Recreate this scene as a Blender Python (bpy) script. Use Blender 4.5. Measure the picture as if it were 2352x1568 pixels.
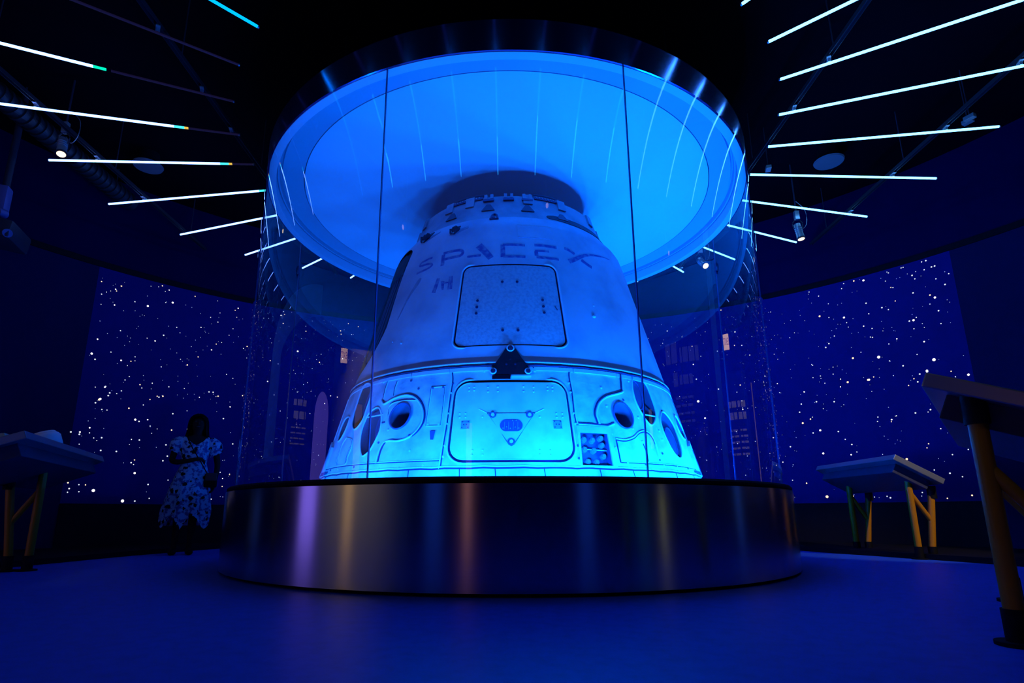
import bpy, bmesh, math, random
from mathutils import Vector, Matrix, Euler
from math import pi, sin, cos, radians as R, sqrt, atan2, hypot

for o in list(bpy.data.objects): bpy.data.objects.remove(o)
SC = bpy.context.scene
COL = SC.collection

# ------------------------------------------------------------ camera, world, exposure
cam = bpy.data.cameras.new('camera'); camo = bpy.data.objects.new('camera', cam); COL.objects.link(camo)
cam.sensor_width = 36; cam.lens = 1325.2 / 2352 * 36; cam.shift_x = 33 / 2352; cam.shift_y = 80 / 2352
cam.clip_start = .05; cam.clip_end = 100
camo.matrix_world = Matrix.Translation((0, -6.103, .466)) @ Matrix.Rotation(.016, 4, 'Z') @ Matrix.Rotation(pi/2 + .233, 4, 'X') @ Matrix.Rotation(-.002, 4, 'Z')
SC.camera = camo
w = bpy.data.worlds.new('world'); SC.world = w; w.use_nodes = True
w.node_tree.nodes['Background'].inputs[0].default_value = (.0, .002, .02, 1)
w.node_tree.nodes['Background'].inputs[1].default_value = .15
SC.view_settings.view_transform = 'Standard'; SC.view_settings.look = 'None'
SC.view_settings.exposure = 0; SC.view_settings.gamma = 1; SC.view_settings.use_curve_mapping = False
cy = SC.cycles
cy.use_denoising = True; cy.transparent_max_bounces = 32; cy.max_bounces = 8; cy.diffuse_bounces = 3
cy.glossy_bounces = 5; cy.sample_clamp_indirect = 6; cy.caustics_reflective = False; cy.caustics_refractive = False
try: cy.use_adaptive_sampling = True; cy.adaptive_threshold = .02
except Exception: pass

BLUE = (.0006, .124, 1.0)        # the case's blue LED light
CASE_W = 41.0                   # watts of one uplight inside the case
TUBE_L = 8.0                    # strength of the ceiling tubes

# ------------------------------------------------------------ helpers
def link(o, parent=None):
    COL.objects.link(o)
    if parent is not None: o.parent = parent
    return o
def tag(o, label=None, cat=None, group=None, kind=None):
    if label: o['label'] = label
    if cat: o['category'] = cat
    if group: o['group'] = group
    if kind: o['kind'] = kind
    return o
def empty(name, loc=(0, 0, 0), rz=0):
    o = bpy.data.objects.new(name, None); o.empty_display_size = .1
    o.location = loc; o.rotation_euler = (0, 0, rz); return link(o)
def obj(name, bm, m, parent=None, smooth=False, loc=None):
    me = bpy.data.meshes.new(name)
    bmesh.ops.recalc_face_normals(bm, faces=bm.faces)
    bm.to_mesh(me); bm.free()
    for mm in (m if isinstance(m, (list, tuple)) else [m]): me.materials.append(mm)
    if smooth:
        for p in me.polygons: p.use_smooth = True
        try: me.set_sharp_from_angle(angle=R(38))
        except Exception: pass
    o = bpy.data.objects.new(name, me)
    if loc: o.location = loc
    return link(o, parent)
def BM(): return bmesh.new()
def box(bm, c, s, rot=None, bev=0):
    M = Matrix.Translation(c)
    if rot is not None: M = M @ (rot if isinstance(rot, Matrix) else Euler(rot).to_matrix().to_4x4())
    r = bmesh.ops.create_cube(bm, size=1, matrix=M @ Matrix.Diagonal((s[0], s[1], s[2], 1)))
    if bev:
        es = list({e for v in r['verts'] for e in v.link_edges})
        bmesh.ops.bevel(bm, geom=es, offset=bev, segments=2, affect='EDGES', profile=.6)
def cyl(bm, a, b, r1, r2=None, seg=24, caps=True):
    a = Vector(a); b = Vector(b); d = b - a; L = d.length
    if r2 is None: r2 = r1
    q = d.to_track_quat('Z', 'Y').to_matrix().to_4x4()
    bmesh.ops.create_cone(bm, cap_ends=caps, segments=seg, radius1=r1, radius2=r2, depth=L, matrix=Matrix.Translation((a + b) / 2) @ q)
def sphere(bm, c, r, s=(1, 1, 1), u=16, v=10):
    bmesh.ops.create_uvsphere(bm, u_segments=u, v_segments=v, radius=r, matrix=Matrix.Translation(c) @ Matrix.Diagonal((s[0], s[1], s[2], 1)))
def smoothpts(P, n=4, closed=False):
    P = [Vector(p) for p in P]; N = len(P); out = []
    if N < 3: return P
    rng = range(N if closed else N - 1)
    for i in rng:
        p0 = P[(i - 1) % N] if (closed or i > 0) else P[0]; p1 = P[i]; p2 = P[(i + 1) % N]
        p3 = P[(i + 2) % N] if (closed or i + 2 < N) else P[-1]
        for k in range(n):
            t = k / n
            out.append(.5 * ((2*p1) + (p2 - p0)*t + (2*p0 - 5*p1 + 4*p2 - p3)*t*t + (3*p1 - p0 - 3*p2 + p3)*t**3))
    if not closed: out.append(P[-1])
    return out
def tube(bm, P, r, seg=8, closed=False, rs=None):
    P = [Vector(p) for p in P]; N = len(P); rings = []
    up = Vector((0, 0, 1))
    for i, p in enumerate(P):
        a = P[(i - 1) % N] if (closed or i > 0) else P[0]; b = P[(i + 1) % N] if (closed or i < N - 1) else P[-1]
        t = (b - a).normalized()
        u = t.cross(up)
        if u.length < 1e-3: u = t.cross(Vector((0, 1, 0)))
        u.normalize(); v = t.cross(u).normalized()
        rr = rs[i] if rs else r
        rings.append([bm.verts.new(p + rr * (cos(2*pi*k/seg) * u + sin(2*pi*k/seg) * v)) for k in range(seg)])
    for i in range(N if closed else N - 1):
        A = rings[i]; B = rings[(i + 1) % N]
        for k in range(seg): bm.faces.new((A[k], A[(k+1) % seg], B[(k+1) % seg], B[k]))
    if not closed:
        bm.faces.new(rings[0]); bm.faces.new(list(reversed(rings[-1])))
def lathe(bm, prof, seg=128, a0=0, a1=2*pi, c=(0, 0), closed=True, caps=True):
    """revolve a closed profile of (r,z) about the vertical axis through c"""
    full = abs(a1 - a0 - 2*pi) < 1e-6
    n = seg if full else seg + 1; rings = []
    for i in range(n):
        a = a0 + (a1 - a0) * i / seg
        rings.append([bm.verts.new((c[0] + r * sin(a), c[1] - r * cos(a), z)) for r, z in prof])
    m = len(prof)
    for i in range(seg):
        A = rings[i]; B = rings[(i + 1) % n]
        for k in range(m if closed else m - 1):
            k2 = (k + 1) % m
            vs = [A[k], A[k2], B[k2], B[k]]
            try: bm.faces.new(vs)
            except ValueError: pass
    if not full and caps:
        bm.faces.new(rings[0]); bm.faces.new(list(reversed(rings[-1])))

# ------------------------------------------------------------ materials
MATS = {}
def mat(name, col, rough=.5, metal=0, spec=.5, noise=None, bump=0, scale=8, emit=None, es=0, coat=0):
    """noise = (second colour, amount, noise scale)"""
    if name in MATS: return MATS[name]
    m = bpy.data.materials.new(name); m.use_nodes = True; nt = m.node_tree; b = nt.nodes['Principled BSDF']
    b.inputs['Base Color'].default_value = (*col, 1); b.inputs['Roughness'].default_value = rough
    b.inputs['Metallic'].default_value = metal; b.inputs['Specular IOR Level'].default_value = spec
    b.inputs['Coat Weight'].default_value = coat
    tc = nt.nodes.new('ShaderNodeTexCoord')
    if noise:
        n = nt.nodes.new('ShaderNodeTexNoise'); n.inputs['Scale'].default_value = noise[2]; n.inputs['Detail'].default_value = 6
        nt.links.new(tc.outputs['Object'], n.inputs['Vector'])
        r = nt.nodes.new('ShaderNodeMapRange'); r.inputs[1].default_value = .42; r.inputs[2].default_value = .7; r.inputs[4].default_value = noise[1]
        nt.links.new(n.outputs['Fac'], r.inputs[0])
        x = nt.nodes.new('ShaderNodeMix'); x.data_type = 'RGBA'; x.inputs[6].default_value = (*col, 1); x.inputs[7].default_value = (*noise[0], 1)
        nt.links.new(r.outputs[0], x.inputs[0]); nt.links.new(x.outputs[2], b.inputs['Base Color'])
    if bump:
        n = nt.nodes.new('ShaderNodeTexNoise'); n.inputs['Scale'].default_value = scale; n.inputs['Detail'].default_value = 5
        nt.links.new(tc.outputs['Object'], n.inputs['Vector'])
        bp = nt.nodes.new('ShaderNodeBump'); bp.inputs['Strength'].default_value = bump; bp.inputs['Distance'].default_value = .02
        nt.links.new(n.outputs['Fac'], bp.inputs['Height']); nt.links.new(bp.outputs[0], b.inputs['Normal'])
    if emit:
        b.inputs['Emission Color'].default_value = (*emit, 1); b.inputs['Emission Strength'].default_value = es
    MATS[name] = m; return m
def glow(name, col, s, sampled=True):
    if name in MATS: return MATS[name]
    m = mat(name, (.02, .02, .02), .5, emit=col, es=s)
    m.cycles.emission_sampling = 'AUTO' if sampled else 'NONE'
    return m
def brushed(name, col, rough, aniso, metal=1):
    m = mat(name, col, rough, metal); nt = m.node_tree; b = nt.nodes['Principled BSDF']
    b.inputs['Anisotropic'].default_value = aniso; b.inputs['Anisotropic Rotation'].default_value = ANROT
    t = nt.nodes.new('ShaderNodeTangent'); t.direction_type = 'RADIAL'; t.axis = 'Z'
    nt.links.new(t.outputs[0], b.inputs['Tangent'])
    tc = nt.nodes.new('ShaderNodeTexCoord'); mp = nt.nodes.new('ShaderNodeMapping'); mp.inputs['Scale'].default_value = (1.2, 1.2, 220)
    n = nt.nodes.new('ShaderNodeTexNoise'); n.inputs['Scale'].default_value = 3; n.inputs['Detail'].default_value = 3
    nt.links.new(tc.outputs['Object'], mp.inputs[0]); nt.links.new(mp.outputs[0], n.inputs['Vector'])
    r = nt.nodes.new('ShaderNodeMapRange'); r.inputs[3].default_value = rough * .85; r.inputs[4].default_value = rough * 1.15
    nt.links.new(n.outputs['Fac'], r.inputs[0]); nt.links.new(r.outputs[0], b.inputs['Roughness'])
    return m
ANROT = 0.25
# pane of clear glass: clear transmission plus a mirror reflection that follows the Fresnel law
def glass_mat():
    m = bpy.data.materials.new('clear_glass'); m.use_nodes = True; nt = m.node_tree; nt.nodes.clear()
    out = nt.nodes.new('ShaderNodeOutputMaterial'); tr = nt.nodes.new('ShaderNodeBsdfTransparent'); gl = nt.nodes.new('ShaderNodeBsdfGlossy')
    gl.inputs['Roughness'].default_value = 0; tr.inputs[0].default_value = (.97, .985, 1, 1); gl.inputs[0].default_value = (1, 1, 1, 1)
    fr = nt.nodes.new('ShaderNodeFresnel'); fr.inputs[0].default_value = 1.55
    ge = nt.nodes.new('ShaderNodeNewGeometry'); inv = nt.nodes.new('ShaderNodeMath'); inv.operation = 'SUBTRACT'; inv.inputs[0].default_value = 1
    mu = nt.nodes.new('ShaderNodeMath'); mu.operation = 'MULTIPLY'; mx = nt.nodes.new('ShaderNodeMixShader')
    nt.links.new(ge.outputs['Backfacing'], inv.inputs[1]); nt.links.new(inv.outputs[0], mu.inputs[0]); nt.links.new(fr.outputs[0], mu.inputs[1])
    nt.links.new(mu.outputs[0], mx.inputs[0]); nt.links.new(tr.outputs[0], mx.inputs[1]); nt.links.new(gl.outputs[0], mx.inputs[2])
    nt.links.new(mx.outputs[0], out.inputs[0]); return m
M_glass = glass_mat()
M_edge = mat('glass_edge', (.015, .05, .16), .2, spec=.6)
M_floor = mat('floor_blue', (.018, .095, .66), .42, spec=.35, noise=((.014, .07, .52), .7, 14), bump=.05, scale=120)
M_black = mat('black_paint', (.003, .003, .007), .7, spec=.15)
M_ceil = mat('ceiling_black', (.0012, .0012, .004), .9, spec=.03)
M_wall = mat('wall_blue_black', (.004, .009, .058), .8, spec=.08)
M_screen = mat('star_cloth', (.004, .010, .17), .75, spec=.10)
M_soffit = mat('soffit_blue', (.002, .003, .042), .9, spec=.05)
M_steel = brushed('brushed_steel', (.48, .45, .47), .20, .80)
M_fascia = brushed('dark_anodised', (.28, .42, 1.0), .17, .80)
M_ringw = mat('canopy_ring', (.50, .53, .60), .5, spec=.3)
M_white = mat('white_lacquer', (.62, .64, .68), .45, spec=.35)
M_skin = mat('white_shell_paint', (.80, .82, .82), .5, spec=.3, noise=((.34, .44, .46), .75, 6), bump=.5, scale=11)
M_skin2 = mat('scorched_shell_paint', (.72, .74, .80), .6, spec=.22, noise=((.40, .40, .50), .65, 2.6), bump=.12, scale=22)
M_ring = mat('ring_paint', (.52, .54, .58), .6, spec=.2, noise=((.30, .30, .36), .9, 4), bump=.12, scale=25)
M_door = mat('door_paint', (.80, .82, .80), .45, spec=.35, noise=((.50, .62, .60), .7, 7), bump=.06, scale=14)
M_lip = mat('pale_lip', (.85, .87, .86), .4, spec=.5)
M_groove = mat('dark_groove', (.03, .035, .10), .6, spec=.2)
M_gap = mat('dark_gap', (.10, .10, .22), .35, spec=.5)
M_port = mat('port_liner', (.11, .12, .18), .45, spec=.4)
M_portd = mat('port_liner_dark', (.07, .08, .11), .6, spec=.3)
M_mark = mat('faded_blue_marking', (.13, .13, .40), .6, spec=.2, noise=((.52, .54, .66), .75, 26))
M_trench = mat('trench_cover', (.055, .085, .10), .7, spec=.2, noise=((.10, .13, .15), .6, 12))
M_hard = mat('dark_hardware', (.03, .03, .05), .45, spec=.4)
M_bolt = mat('bolt_metal', (.6, .6, .62), .3, metal=.6)
M_orange = mat('orange_paint', (.42, .17, .004), .45, spec=.3)
M_top = mat('table_steel', (.34, .38, .46), .30, metal=.7)
M_rail = mat('rail_metal', (.035, .038, .05), .4, metal=.5)
M_front = glow('lit_tube_front', (.02, .40, 1.0), 9.0)
M_front2 = glow('lit_tube_fading', (.01, .36, 1.0), 3.5)
M_metal = mat('grey_metal', (.45, .46, .5), .35, metal=.7)
M_dimtube = glow('unlit_tube', (.16, .10, .60), .035, False)
M_lit_l = glow('lit_tube_white', (.125, .28, 1.0), TUBE_L)
M_lit_r = glow('lit_tube_cyan', (.085, .40, 1.0), TUBE_L)
M_lit_b = glow('lit_tube_blue', (.0, .32, 1.0), TUBE_L * .25)
M_tip_g = glow('tube_tip_green', (.0, .75, .45), 1.3, False)
M_tip_c = glow('tube_tip_cyan', (.05, .8, .9), 1.6, False)
M_lens = glow('warm_lens', (1.0, .72, .38), 3.0, False)

# ------------------------------------------------------------ room shell
WC = (0.0, -2.85); WR = 7.05; CEIL = 5.2
def wallseg(name, a0, a1, z0, z1, m, r=WR, t=.12, seg=64, label=None):
    """a = degrees from +y about the room's centre, clockwise seen from above"""
    bm = BM(); lathe(bm, [(r, z0), (r, z1), (r + t, z1), (r + t, z0)], seg, R(180 - a1), R(180 - a0), WC)
    o = obj(name, bm, m, smooth=True); tag(o, label, None, kind='structure'); return o
def wpt(a, z, r=WR):
    return Vector((WC[0] + r * sin(R(a)), WC[1] + r * cos(R(a)), z))
bm = BM(); bmesh.ops.create_circle(bm, cap_ends=True, segments=96, radius=7.2, matrix=Matrix.Translation((WC[0], WC[1], 0)))
r_ = bmesh.ops.extrude_face_region(bm, geom=bm.faces[:]); bmesh.ops.translate(bm, vec=(0, 0, -.1), verts=[v for v in r_['geom'] if isinstance(v, bmesh.types.BMVert)])
tag(obj('floor', bm, M_floor), 'smooth blue-lit floor around the round plinth', None, kind='structure')
bm = BM(); bmesh.ops.create_circle(bm, cap_ends=True, segments=96, radius=7.2, matrix=Matrix.Translation((WC[0], WC[1], CEIL)))
r_ = bmesh.ops.extrude_face_region(bm, geom=bm.faces[:]); bmesh.ops.translate(bm, vec=(0, 0, .1), verts=[v for v in r_['geom'] if isinstance(v, bmesh.types.BMVert)])
tag(obj('ceiling', bm, M_ceil), 'black ceiling above the light tubes', None, kind='structure')
wb = wallseg('wall_back', -53.8, 56.4, 0, 3.84, M_screen, label='curved back wall covered in tiny star lights')
wallseg('wall_left', -125, -53.8, 0, 3.84, M_wall, label='plain dark wall left of the star field')
wallseg('wall_right', 56.4, 125, 0, 3.84, M_wall, label='plain dark wall right of the star field')
wallseg('wall_front', 125, 235, 0, 3.84, M_wall, label='dark wall behind the viewpoint')
wallseg('trim_1', -125, 235, 3.84, 3.92, M_black, r=WR - .015, t=.135, seg=160, label='black shadow gap above the star field')
wallseg('wall_upper', -125, 235, 3.92, CEIL, M_soffit, seg=160, label='dark blue upper wall over the shadow gap')
# black base ledge in front of the star wall: follows the lit floor's edge
edge = [(-4.9, -2.4), (-4.62, -1.4), (-4.45, -.5), (-4.30, .75), (-4.14, 1.35), (-3.92, 2.2), (-3.3, 3.1), (-1.9, 3.75), (0, 3.95),
        (1.9, 3.6), (3.1, 2.7), (3.62, 1.75), (3.80, 1.15), (4.03, .62), (4.22, .18), (4.38, -.2), (4.5, -.6), (4.75, -1.5), (5.0, -2.4)]
ed = smoothpts([(x, y, 0) for x, y in edge], 4)
bm = BM(); n = len(ed)
def ledge_out(p):
    v = Vector((p.x - WC[0], p.y - WC[1], 0)).normalized() * (WR - .004); return Vector((WC[0] + v.x, WC[1] + v.y, 0))
H = .055
rows = []
for p in ed:
    q = ledge_out(p); rows.append([bm.verts.new((p.x, p.y, .001)), bm.verts.new((p.x, p.y, H)), bm.verts.new((q.x, q.y, H)), bm.verts.new((q.x, q.y, .001))])
for i in range(n - 1):
    for k in range(4): bm.faces.new((rows[i][k], rows[i][(k+1) % 4], rows[i+1][(k+1) % 4], rows[i+1][k]))
bm.faces.new(rows[0]); bm.faces.new(list(reversed(rows[-1])))
tag(obj('baseboard_back', bm, M_black), 'low black ledge along the foot of the star wall', None, kind='structure')
wallseg('baseboard_left', -53.8, 56.4, H, .60, M_black, r=WR - .02, t=.015, label='black wall band under the stars')

# star lights
STARS=[(53.8,3.92,2),(54.2,3.87,3),(51.8,3.91,2),(52.0,3.83,2),(54.6,3.69,3),(54.9,3.69,3),(53.9,3.68,2),(50.5,3.78,2),(52.7,3.65,3),(52.9,3.59,2),(54.8,3.51,2),(56.6,3.53,2),(55.5,3.40,3),(46.9,3.80,3),(47.9,3.77,4),(45.8,3.86,2),(45.5,3.73,2),(50.5,3.56,2),(50.7,3.55,2),(52.5,3.40,3),(54.0,3.31,3),(54.4,3.26,4),(50.7,3.35,2),(47.8,3.42,3),(49.3,3.30,3),(49.9,3.25,2),(54.5,3.07,3),(42.7,3.38,4),(43.7,3.33,2),(45.3,3.28,4),(52.1,3.02,4),(51.7,3.02,3),(52.4,3.05,2),(54.5,2.89,2),(52.0,2.90,2),(48.0,3.03,2),(44.0,3.03,2),(47.7,2.91,2),(47.9,2.90,2),(43.3,2.93,3),(42.9,2.88,3),(49.4,2.76,2),(45.6,2.65,4),(48.2,2.60,5),(53.3,2.43,5),(49.2,2.52,2),(52.5,2.29,4),(54.6,2.24,2),(56.1,2.16,4),(46.9,2.30,4),(44.7,2.31,4),(41.9,2.46,2),(43.3,2.46,2),(47.4,2.33,2),(44.0,2.37,2),(41.2,2.64,2),(50.4,2.42,3),(51.8,2.27,3),(51.2,2.22,2),(51.5,2.17,3),(50.6,2.14,2),(41.9,3.83,2),(42.9,3.70,2),(56.4,2.03,2),(56.1,2.16,4),(52.5,2.30,4),(46.8,2.30,4),(44.7,2.31,4),(39.9,2.25,3),(39.4,2.07,3),(41.1,2.08,3),(43.0,2.05,3),(39.1,1.95,3),(39.3,1.78,4),(40.2,1.83,3),(41.1,1.65,4),(43.0,1.61,3),(40.3,1.62,3),(50.8,1.76,3),(52.2,1.78,3),(47.2,1.76,2),(47.1,1.70,2),(49.0,1.75,2),(51.5,1.34,2),(44.2,1.41,3),(37.6,1.44,3),(41.1,1.31,4),(49.3,1.16,4),(44.6,1.30,2),(52.9,0.95,3),(53.9,0.90,2),(38.9,0.89,3),(40.9,0.69,5),(43.6,0.69,2),(46.9,0.68,2),(47.2,0.66,3),(50.2,0.72,2),(54.4,0.67,3),(52.3,0.64,2),(51.6,1.00,2),(37.4,0.94,2),(54.8,1.23,2),(53.4,1.18,2),(52.8,1.52,2),(43.6,1.49,2),(-51.4,2.17,3),(-50.9,2.09,3),(-51.0,2.05,3),(-51.7,1.99,4),(-52.1,1.93,3),(-48.8,1.91,3),(-47.4,1.98,2),(-51.4,1.85,2),(-48.0,1.76,4),(-44.2,1.90,3),(-45.9,2.12,3),(-45.5,2.14,3),(-46.1,2.13,2),(-46.8,2.07,2),(-39.4,2.24,3),(-38.5,1.90,3),(-53.9,1.51,3),(-53.1,1.49,3),(-51.0,1.47,3),(-47.3,1.48,3),(-48.1,1.48,2),(-52.2,1.52,2),(-44.5,1.44,3),(-46.4,1.69,2),(-50.9,1.30,3),(-49.4,1.30,3),(-44.2,1.28,3),(-44.6,1.21,3),(-47.8,1.16,3),(-47.3,1.02,4),(-47.5,1.20,2),(-45.8,0.87,3),(-43.8,0.94,2),(-51.0,0.77,5),(-48.1,0.64,5),(-46.9,0.64,3),(-52.4,0.84,2),(-51.8,0.84,2),(-54.4,0.86,3),(-53.3,0.74,2),(-52.3,0.75,2),(-45.5,0.68,2),(-42.4,1.63,4),(-43.3,1.50,2),(-38.9,0.68,3),(-37.8,0.87,2),(-38.2,1.08,2),(-37.1,1.52,3),(-37.1,1.05,2),(-49.8,2.14,2),(-47.8,2.22,2),(-45.0,2.29,2),(-48.4,3.44,4),(-45.8,3.58,4),(-51.4,3.64,3),(-51.8,3.55,2),(-49.8,3.46,2),(-53.2,2.59,4),(-52.8,2.52,3),(-53.2,3.45,2),(-54.3,3.63,2),(-47.6,1.74,3),(-51.8,1.98,4),(-46.3,3.05,3),(-51.4,2.66,2),(-43.4,3.76,2),(-38.5,3.67,2),(-40.3,3.06,2),(-43.3,2.66,3),(-49.3,2.58,2),(-50.8,2.99,2),(-46.8,2.31,2),(-40.5,2.29,3),(-38.7,2.60,2),(-45.0,3.21,2),(-50.9,1.85,2),(-40.4,3.42,2),(-37.0,3.06,2),(-46.1,2.57,2),(-42.2,2.81,2),(-49.6,2.30,2),(-24.4,3.54,2),(-24.5,3.60,3),(-32.3,3.59,3),(-30.1,3.14,4),(-32.4,3.84,2),(23.6,3.57,3),(27.0,2.66,3),(27.0,2.28,5),(27.7,1.99,4),(31.0,3.85,3),(32.5,2.48,3),(32.0,2.37,2),(32.5,2.22,2),(26.8,3.24,2)]
def add_star(bm, a, z, r):
    c = wpt(a, z, WR - .004); n = Vector((sin(R(a)), cos(R(a)), 0)); u = Vector((cos(R(a)), -sin(R(a)), 0)); v = Vector((0, 0, 1))
    vs = [bm.verts.new(c + r * (cos(k*pi/4) * u + sin(k*pi/4) * v)) for k in range(8)]
    top = bm.verts.new(c - n * .003)
    for k in range(8): bm.faces.new((vs[k], vs[(k+1) % 8], top))
rnd = random.Random(7)
bA, bB, bC, bD = BM(), BM(), BM(), BM()
for a, z, m_ in STARS:
    if abs(a) > 54 and a < 0: a = -53.4
    a = min(a, 56.0)
    add_star((bB if m_ < 4 else bA) if rnd.random() < .75 else bD, a, min(z, 3.8), {2: .008, 3: .0105, 4: .0145, 5: .020}[m_])
nst = 0
while nst < 1150:
    a = rnd.uniform(-53.4, 55.9); z = rnd.uniform(.63, 3.81)
    if rnd.random() > .45 + .55 * min(1, (z - .5) / 2.2): continue
    k = rnd.random()
    if k < .70: add_star(bC, a, z, rnd.uniform(.0035, .0055))
    elif k < .93: add_star(bB, a, z, rnd.uniform(.005, .0072))
    else: add_star(bA if rnd.random() < .7 else bD, a, z, rnd.uniform(.007, .0105))
    nst += 1
so = tag(obj('bright_star_lights', bA, glow('star_white', (1, .96, .95), 1.6, False), wb), 'largest white pinprick lights', kind='stuff')
tag(obj('star_lights', bB, glow('star_cool', (.75, .82, 1), 1.0, False), wb), 'small cool white pinprick lights', kind='stuff')
tag(obj('faint_star_lights', bC, glow('star_faint', (.42, .55, 1), .6, False), wb), 'faint bluish pinprick lights', kind='stuff')
tag(obj('warm_star_lights', bD, glow('star_warm', (1, .72, .5), 1.3, False), wb), 'warm pinkish pinprick lights', kind='stuff')

# ------------------------------------------------------------ plinth, glass case, canopy
pl = empty('display_plinth'); tag(pl, 'huge round brushed-metal plinth under the glass cylinder', 'plinth')
bm = BM(); lathe(bm, [(2.652, .022), (2.652, .640), (2.60, .640), (2.60, .022)], 256); obj('side_panel', bm, M_steel, pl, True)
bm = BM(); lathe(bm, [(2.632, .640), (2.645, .652), (2.645, .668), (2.632, .682), (2.50, .682), (2.50, .640)], 256)
tag(obj('rim', bm, M_black, pl, True), 'black rim the glass stands in')
bm = BM(); lathe(bm, [(2.61, 0), (2.61, .022), (2.50, .022), (2.50, 0)], 128); obj('toe_kick', bm, M_black, pl)
bm = BM(); lathe(bm, [(2.50, .56), (2.50, .60), (.02, .60), (.02, .56)], 128); tag(obj('deck', bm, mat('deck_grey', (.35, .38, .42), .6), pl), 'recessed grey deck the capsule stands on')

gc = empty('glass_cylinder', (0, 0, .682)); tag(gc, 'tall clear glass cylinder between plinth and round canopy', 'glass case')
gap = R(.16)
for k in range(9):
    a0 = R(-20 + 40 * k) + gap; a1 = R(20 + 40 * k) - gap
    bm = BM(); lathe(bm, [(2.589, .001), (2.589, 3.046), (2.573, 3.046), (2.573, .001)], 40, a0, a1)
    obj('glass_pane', bm, M_glass, gc, True)
for k in range(9):
    a = R(20 + 40 * k)
    bm = BM(); box(bm, (2.581 * sin(a), -2.581 * cos(a), 1.5235), (.006, .014, 3.045), (0, 0, a))
    obj('glass_joint', bm, M_edge, gc)

cn = empty('round_canopy', (0, 0, 3.73)); tag(cn, 'big round white-bottomed canopy capping the glass cylinder', 'canopy')
zc = 3.73
bm = BM(); lathe(bm, [(2.585, 0), (2.585, .268), (2.57, .268), (2.57, 0)], 256); tag(obj('fascia', bm, M_fascia, cn, True), 'dark shiny metal band around the canopy')
bm = BM(); lathe(bm, [(2.57, .0), (2.50, .0), (2.50, .125), (2.485, .108), (2.472, .108), (2.462, .160), (2.448, .160), (2.440, .132), (2.235, .132), (2.235, .165), (2.565, .165), (2.57, .165)], 192)
obj('underside_ring', bm, M_ringw, cn, True)
bm = BM(); lathe(bm, [(2.569, -.004), (2.569, -.0005), (2.4995, -.0005), (2.4995, .105), (2.496, .105), (2.496, -.004)], 192); obj('edge_lip', bm, mat('lip_white', (.72, .75, .8), .45), cn, True)
bm = BM(); lathe(bm, [(2.226, .131), (2.230, .160), (2.230, .175), (.01, .175), (.01, .131)], 192); obj('underside_disc', bm, mat('canopy_disc', (.83, .85, .88), .55, spec=.3), cn, True)
bm = BM(); lathe(bm, [(2.57, .18), (2.57, .262), (.01, .262), (.01, .18)], 128); obj('top_board', bm, M_black, cn)
for x, y in ((-1.6, -1.2), (1.6, -1.2), (-1.6, 1.2), (1.6, 1.2)):
    bm = BM(); cyl(bm, (x, y, .262), (x, y, CEIL - 3.73), .02); obj('hanging_rod', bm, M_black, cn)

# blue uplights standing on the deck behind the rim
def uplight(a, watts, i):
    r = 2.36; p = Vector((r * sin(R(a)), -r * cos(R(a)), .60))
    e = empty('case_uplight', p, R(a))
    bm = BM(); box(bm, (0, 0, .012), (.30, .09, .022), bev=.004); obj('base', bm, M_hard, e)
    bm = BM(); box(bm, (0, .008, .042), (.28, .06, .03), (R(-28), 0, 0), .004); h = obj('housing', bm, M_hard, e)
    L = bpy.data.lights.new('uplight_glow', 'AREA'); L.shape = 'RECTANGLE'; L.size = .26; L.size_y = .05; L.energy = watts; L.color = BLUE
    lo = bpy.data.objects.new('uplight_glow', L); COL.objects.link(lo); lo.parent = e
    lo.location = (0, .012, .068); lo.rotation_euler = (R(180 - UPT), 0, 0)
    return e
UPT = 33
ORD = 'first second third fourth fifth sixth seventh eighth ninth tenth eleventh twelfth thirteenth fourteenth fifteenth sixteenth'.split()
wl = {}
SIDE = {0: 'in front of the square door', 1: 'right of the door', 2: 'under the stud panel', 3: 'beside the right nozzles', 4: 'at the right edge', 5: 'behind right', 6: 'behind', 7: 'at the back', 8: 'at the very back', 9: 'back left'}
for k in range(16):
    a = 11.25 + k * 22.5
    s = (a + 180) % 360 - 180
    wgt = 1.0 + .90 * sin(R(s))
    if abs(s) < 40: wgt = 1.15 + .75 * sin(R(s))
    where = 'in front of the square hatch door, %s side' % ('right' if s > 0 else 'left') if abs(s) < 15 else '%s clockwise from behind the capsule, on its %s side' % (ORD[(k + 8) % 16], 'right' if s > 0 else 'left')
    tag(uplight(a, CASE_W * wgt, k), 'low blue floodlight on the deck ' + where, 'floodlight', 'blue floodlights around the capsule')

# ------------------------------------------------------------ the space capsule
X0 = .025
PR = [(.60, 1.935), (1.632, 1.65), (1.634, 1.640), (1.70, 1.620), (2.86, 1.296), (2.96, 1.268), (3.04, 1.243), (3.09, 1.215), (3.13, 1.18), (3.2, 1.125), (3.28, 1.07), (3.36, 1.035), (3.5, .99)]
def rz(z):
    if z <= PR[0][0]: return PR[0][1]
    for (a, r1), (b, r2) in zip(PR, PR[1:]):
        if a <= z <= b: return r1 + (r2 - r1) * (z - a) / (b - a)
    return PR[-1][1]
def cp(ph, z, off=0.0):
    r = rz(z) + off; return Vector((X0 + r * sin(ph), -r * cos(ph), z))
def seamline(bm, P, r, off=0, closed=False, n=5, smooth=True):
    P = smoothpts([(a, b, 0) for a, b in P], n, closed) if smooth else [Vector((a, b, 0)) for a, b in P]
    tube(bm, [cp(p.x, p.y, off) for p in P], r, 8, closed)
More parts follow.
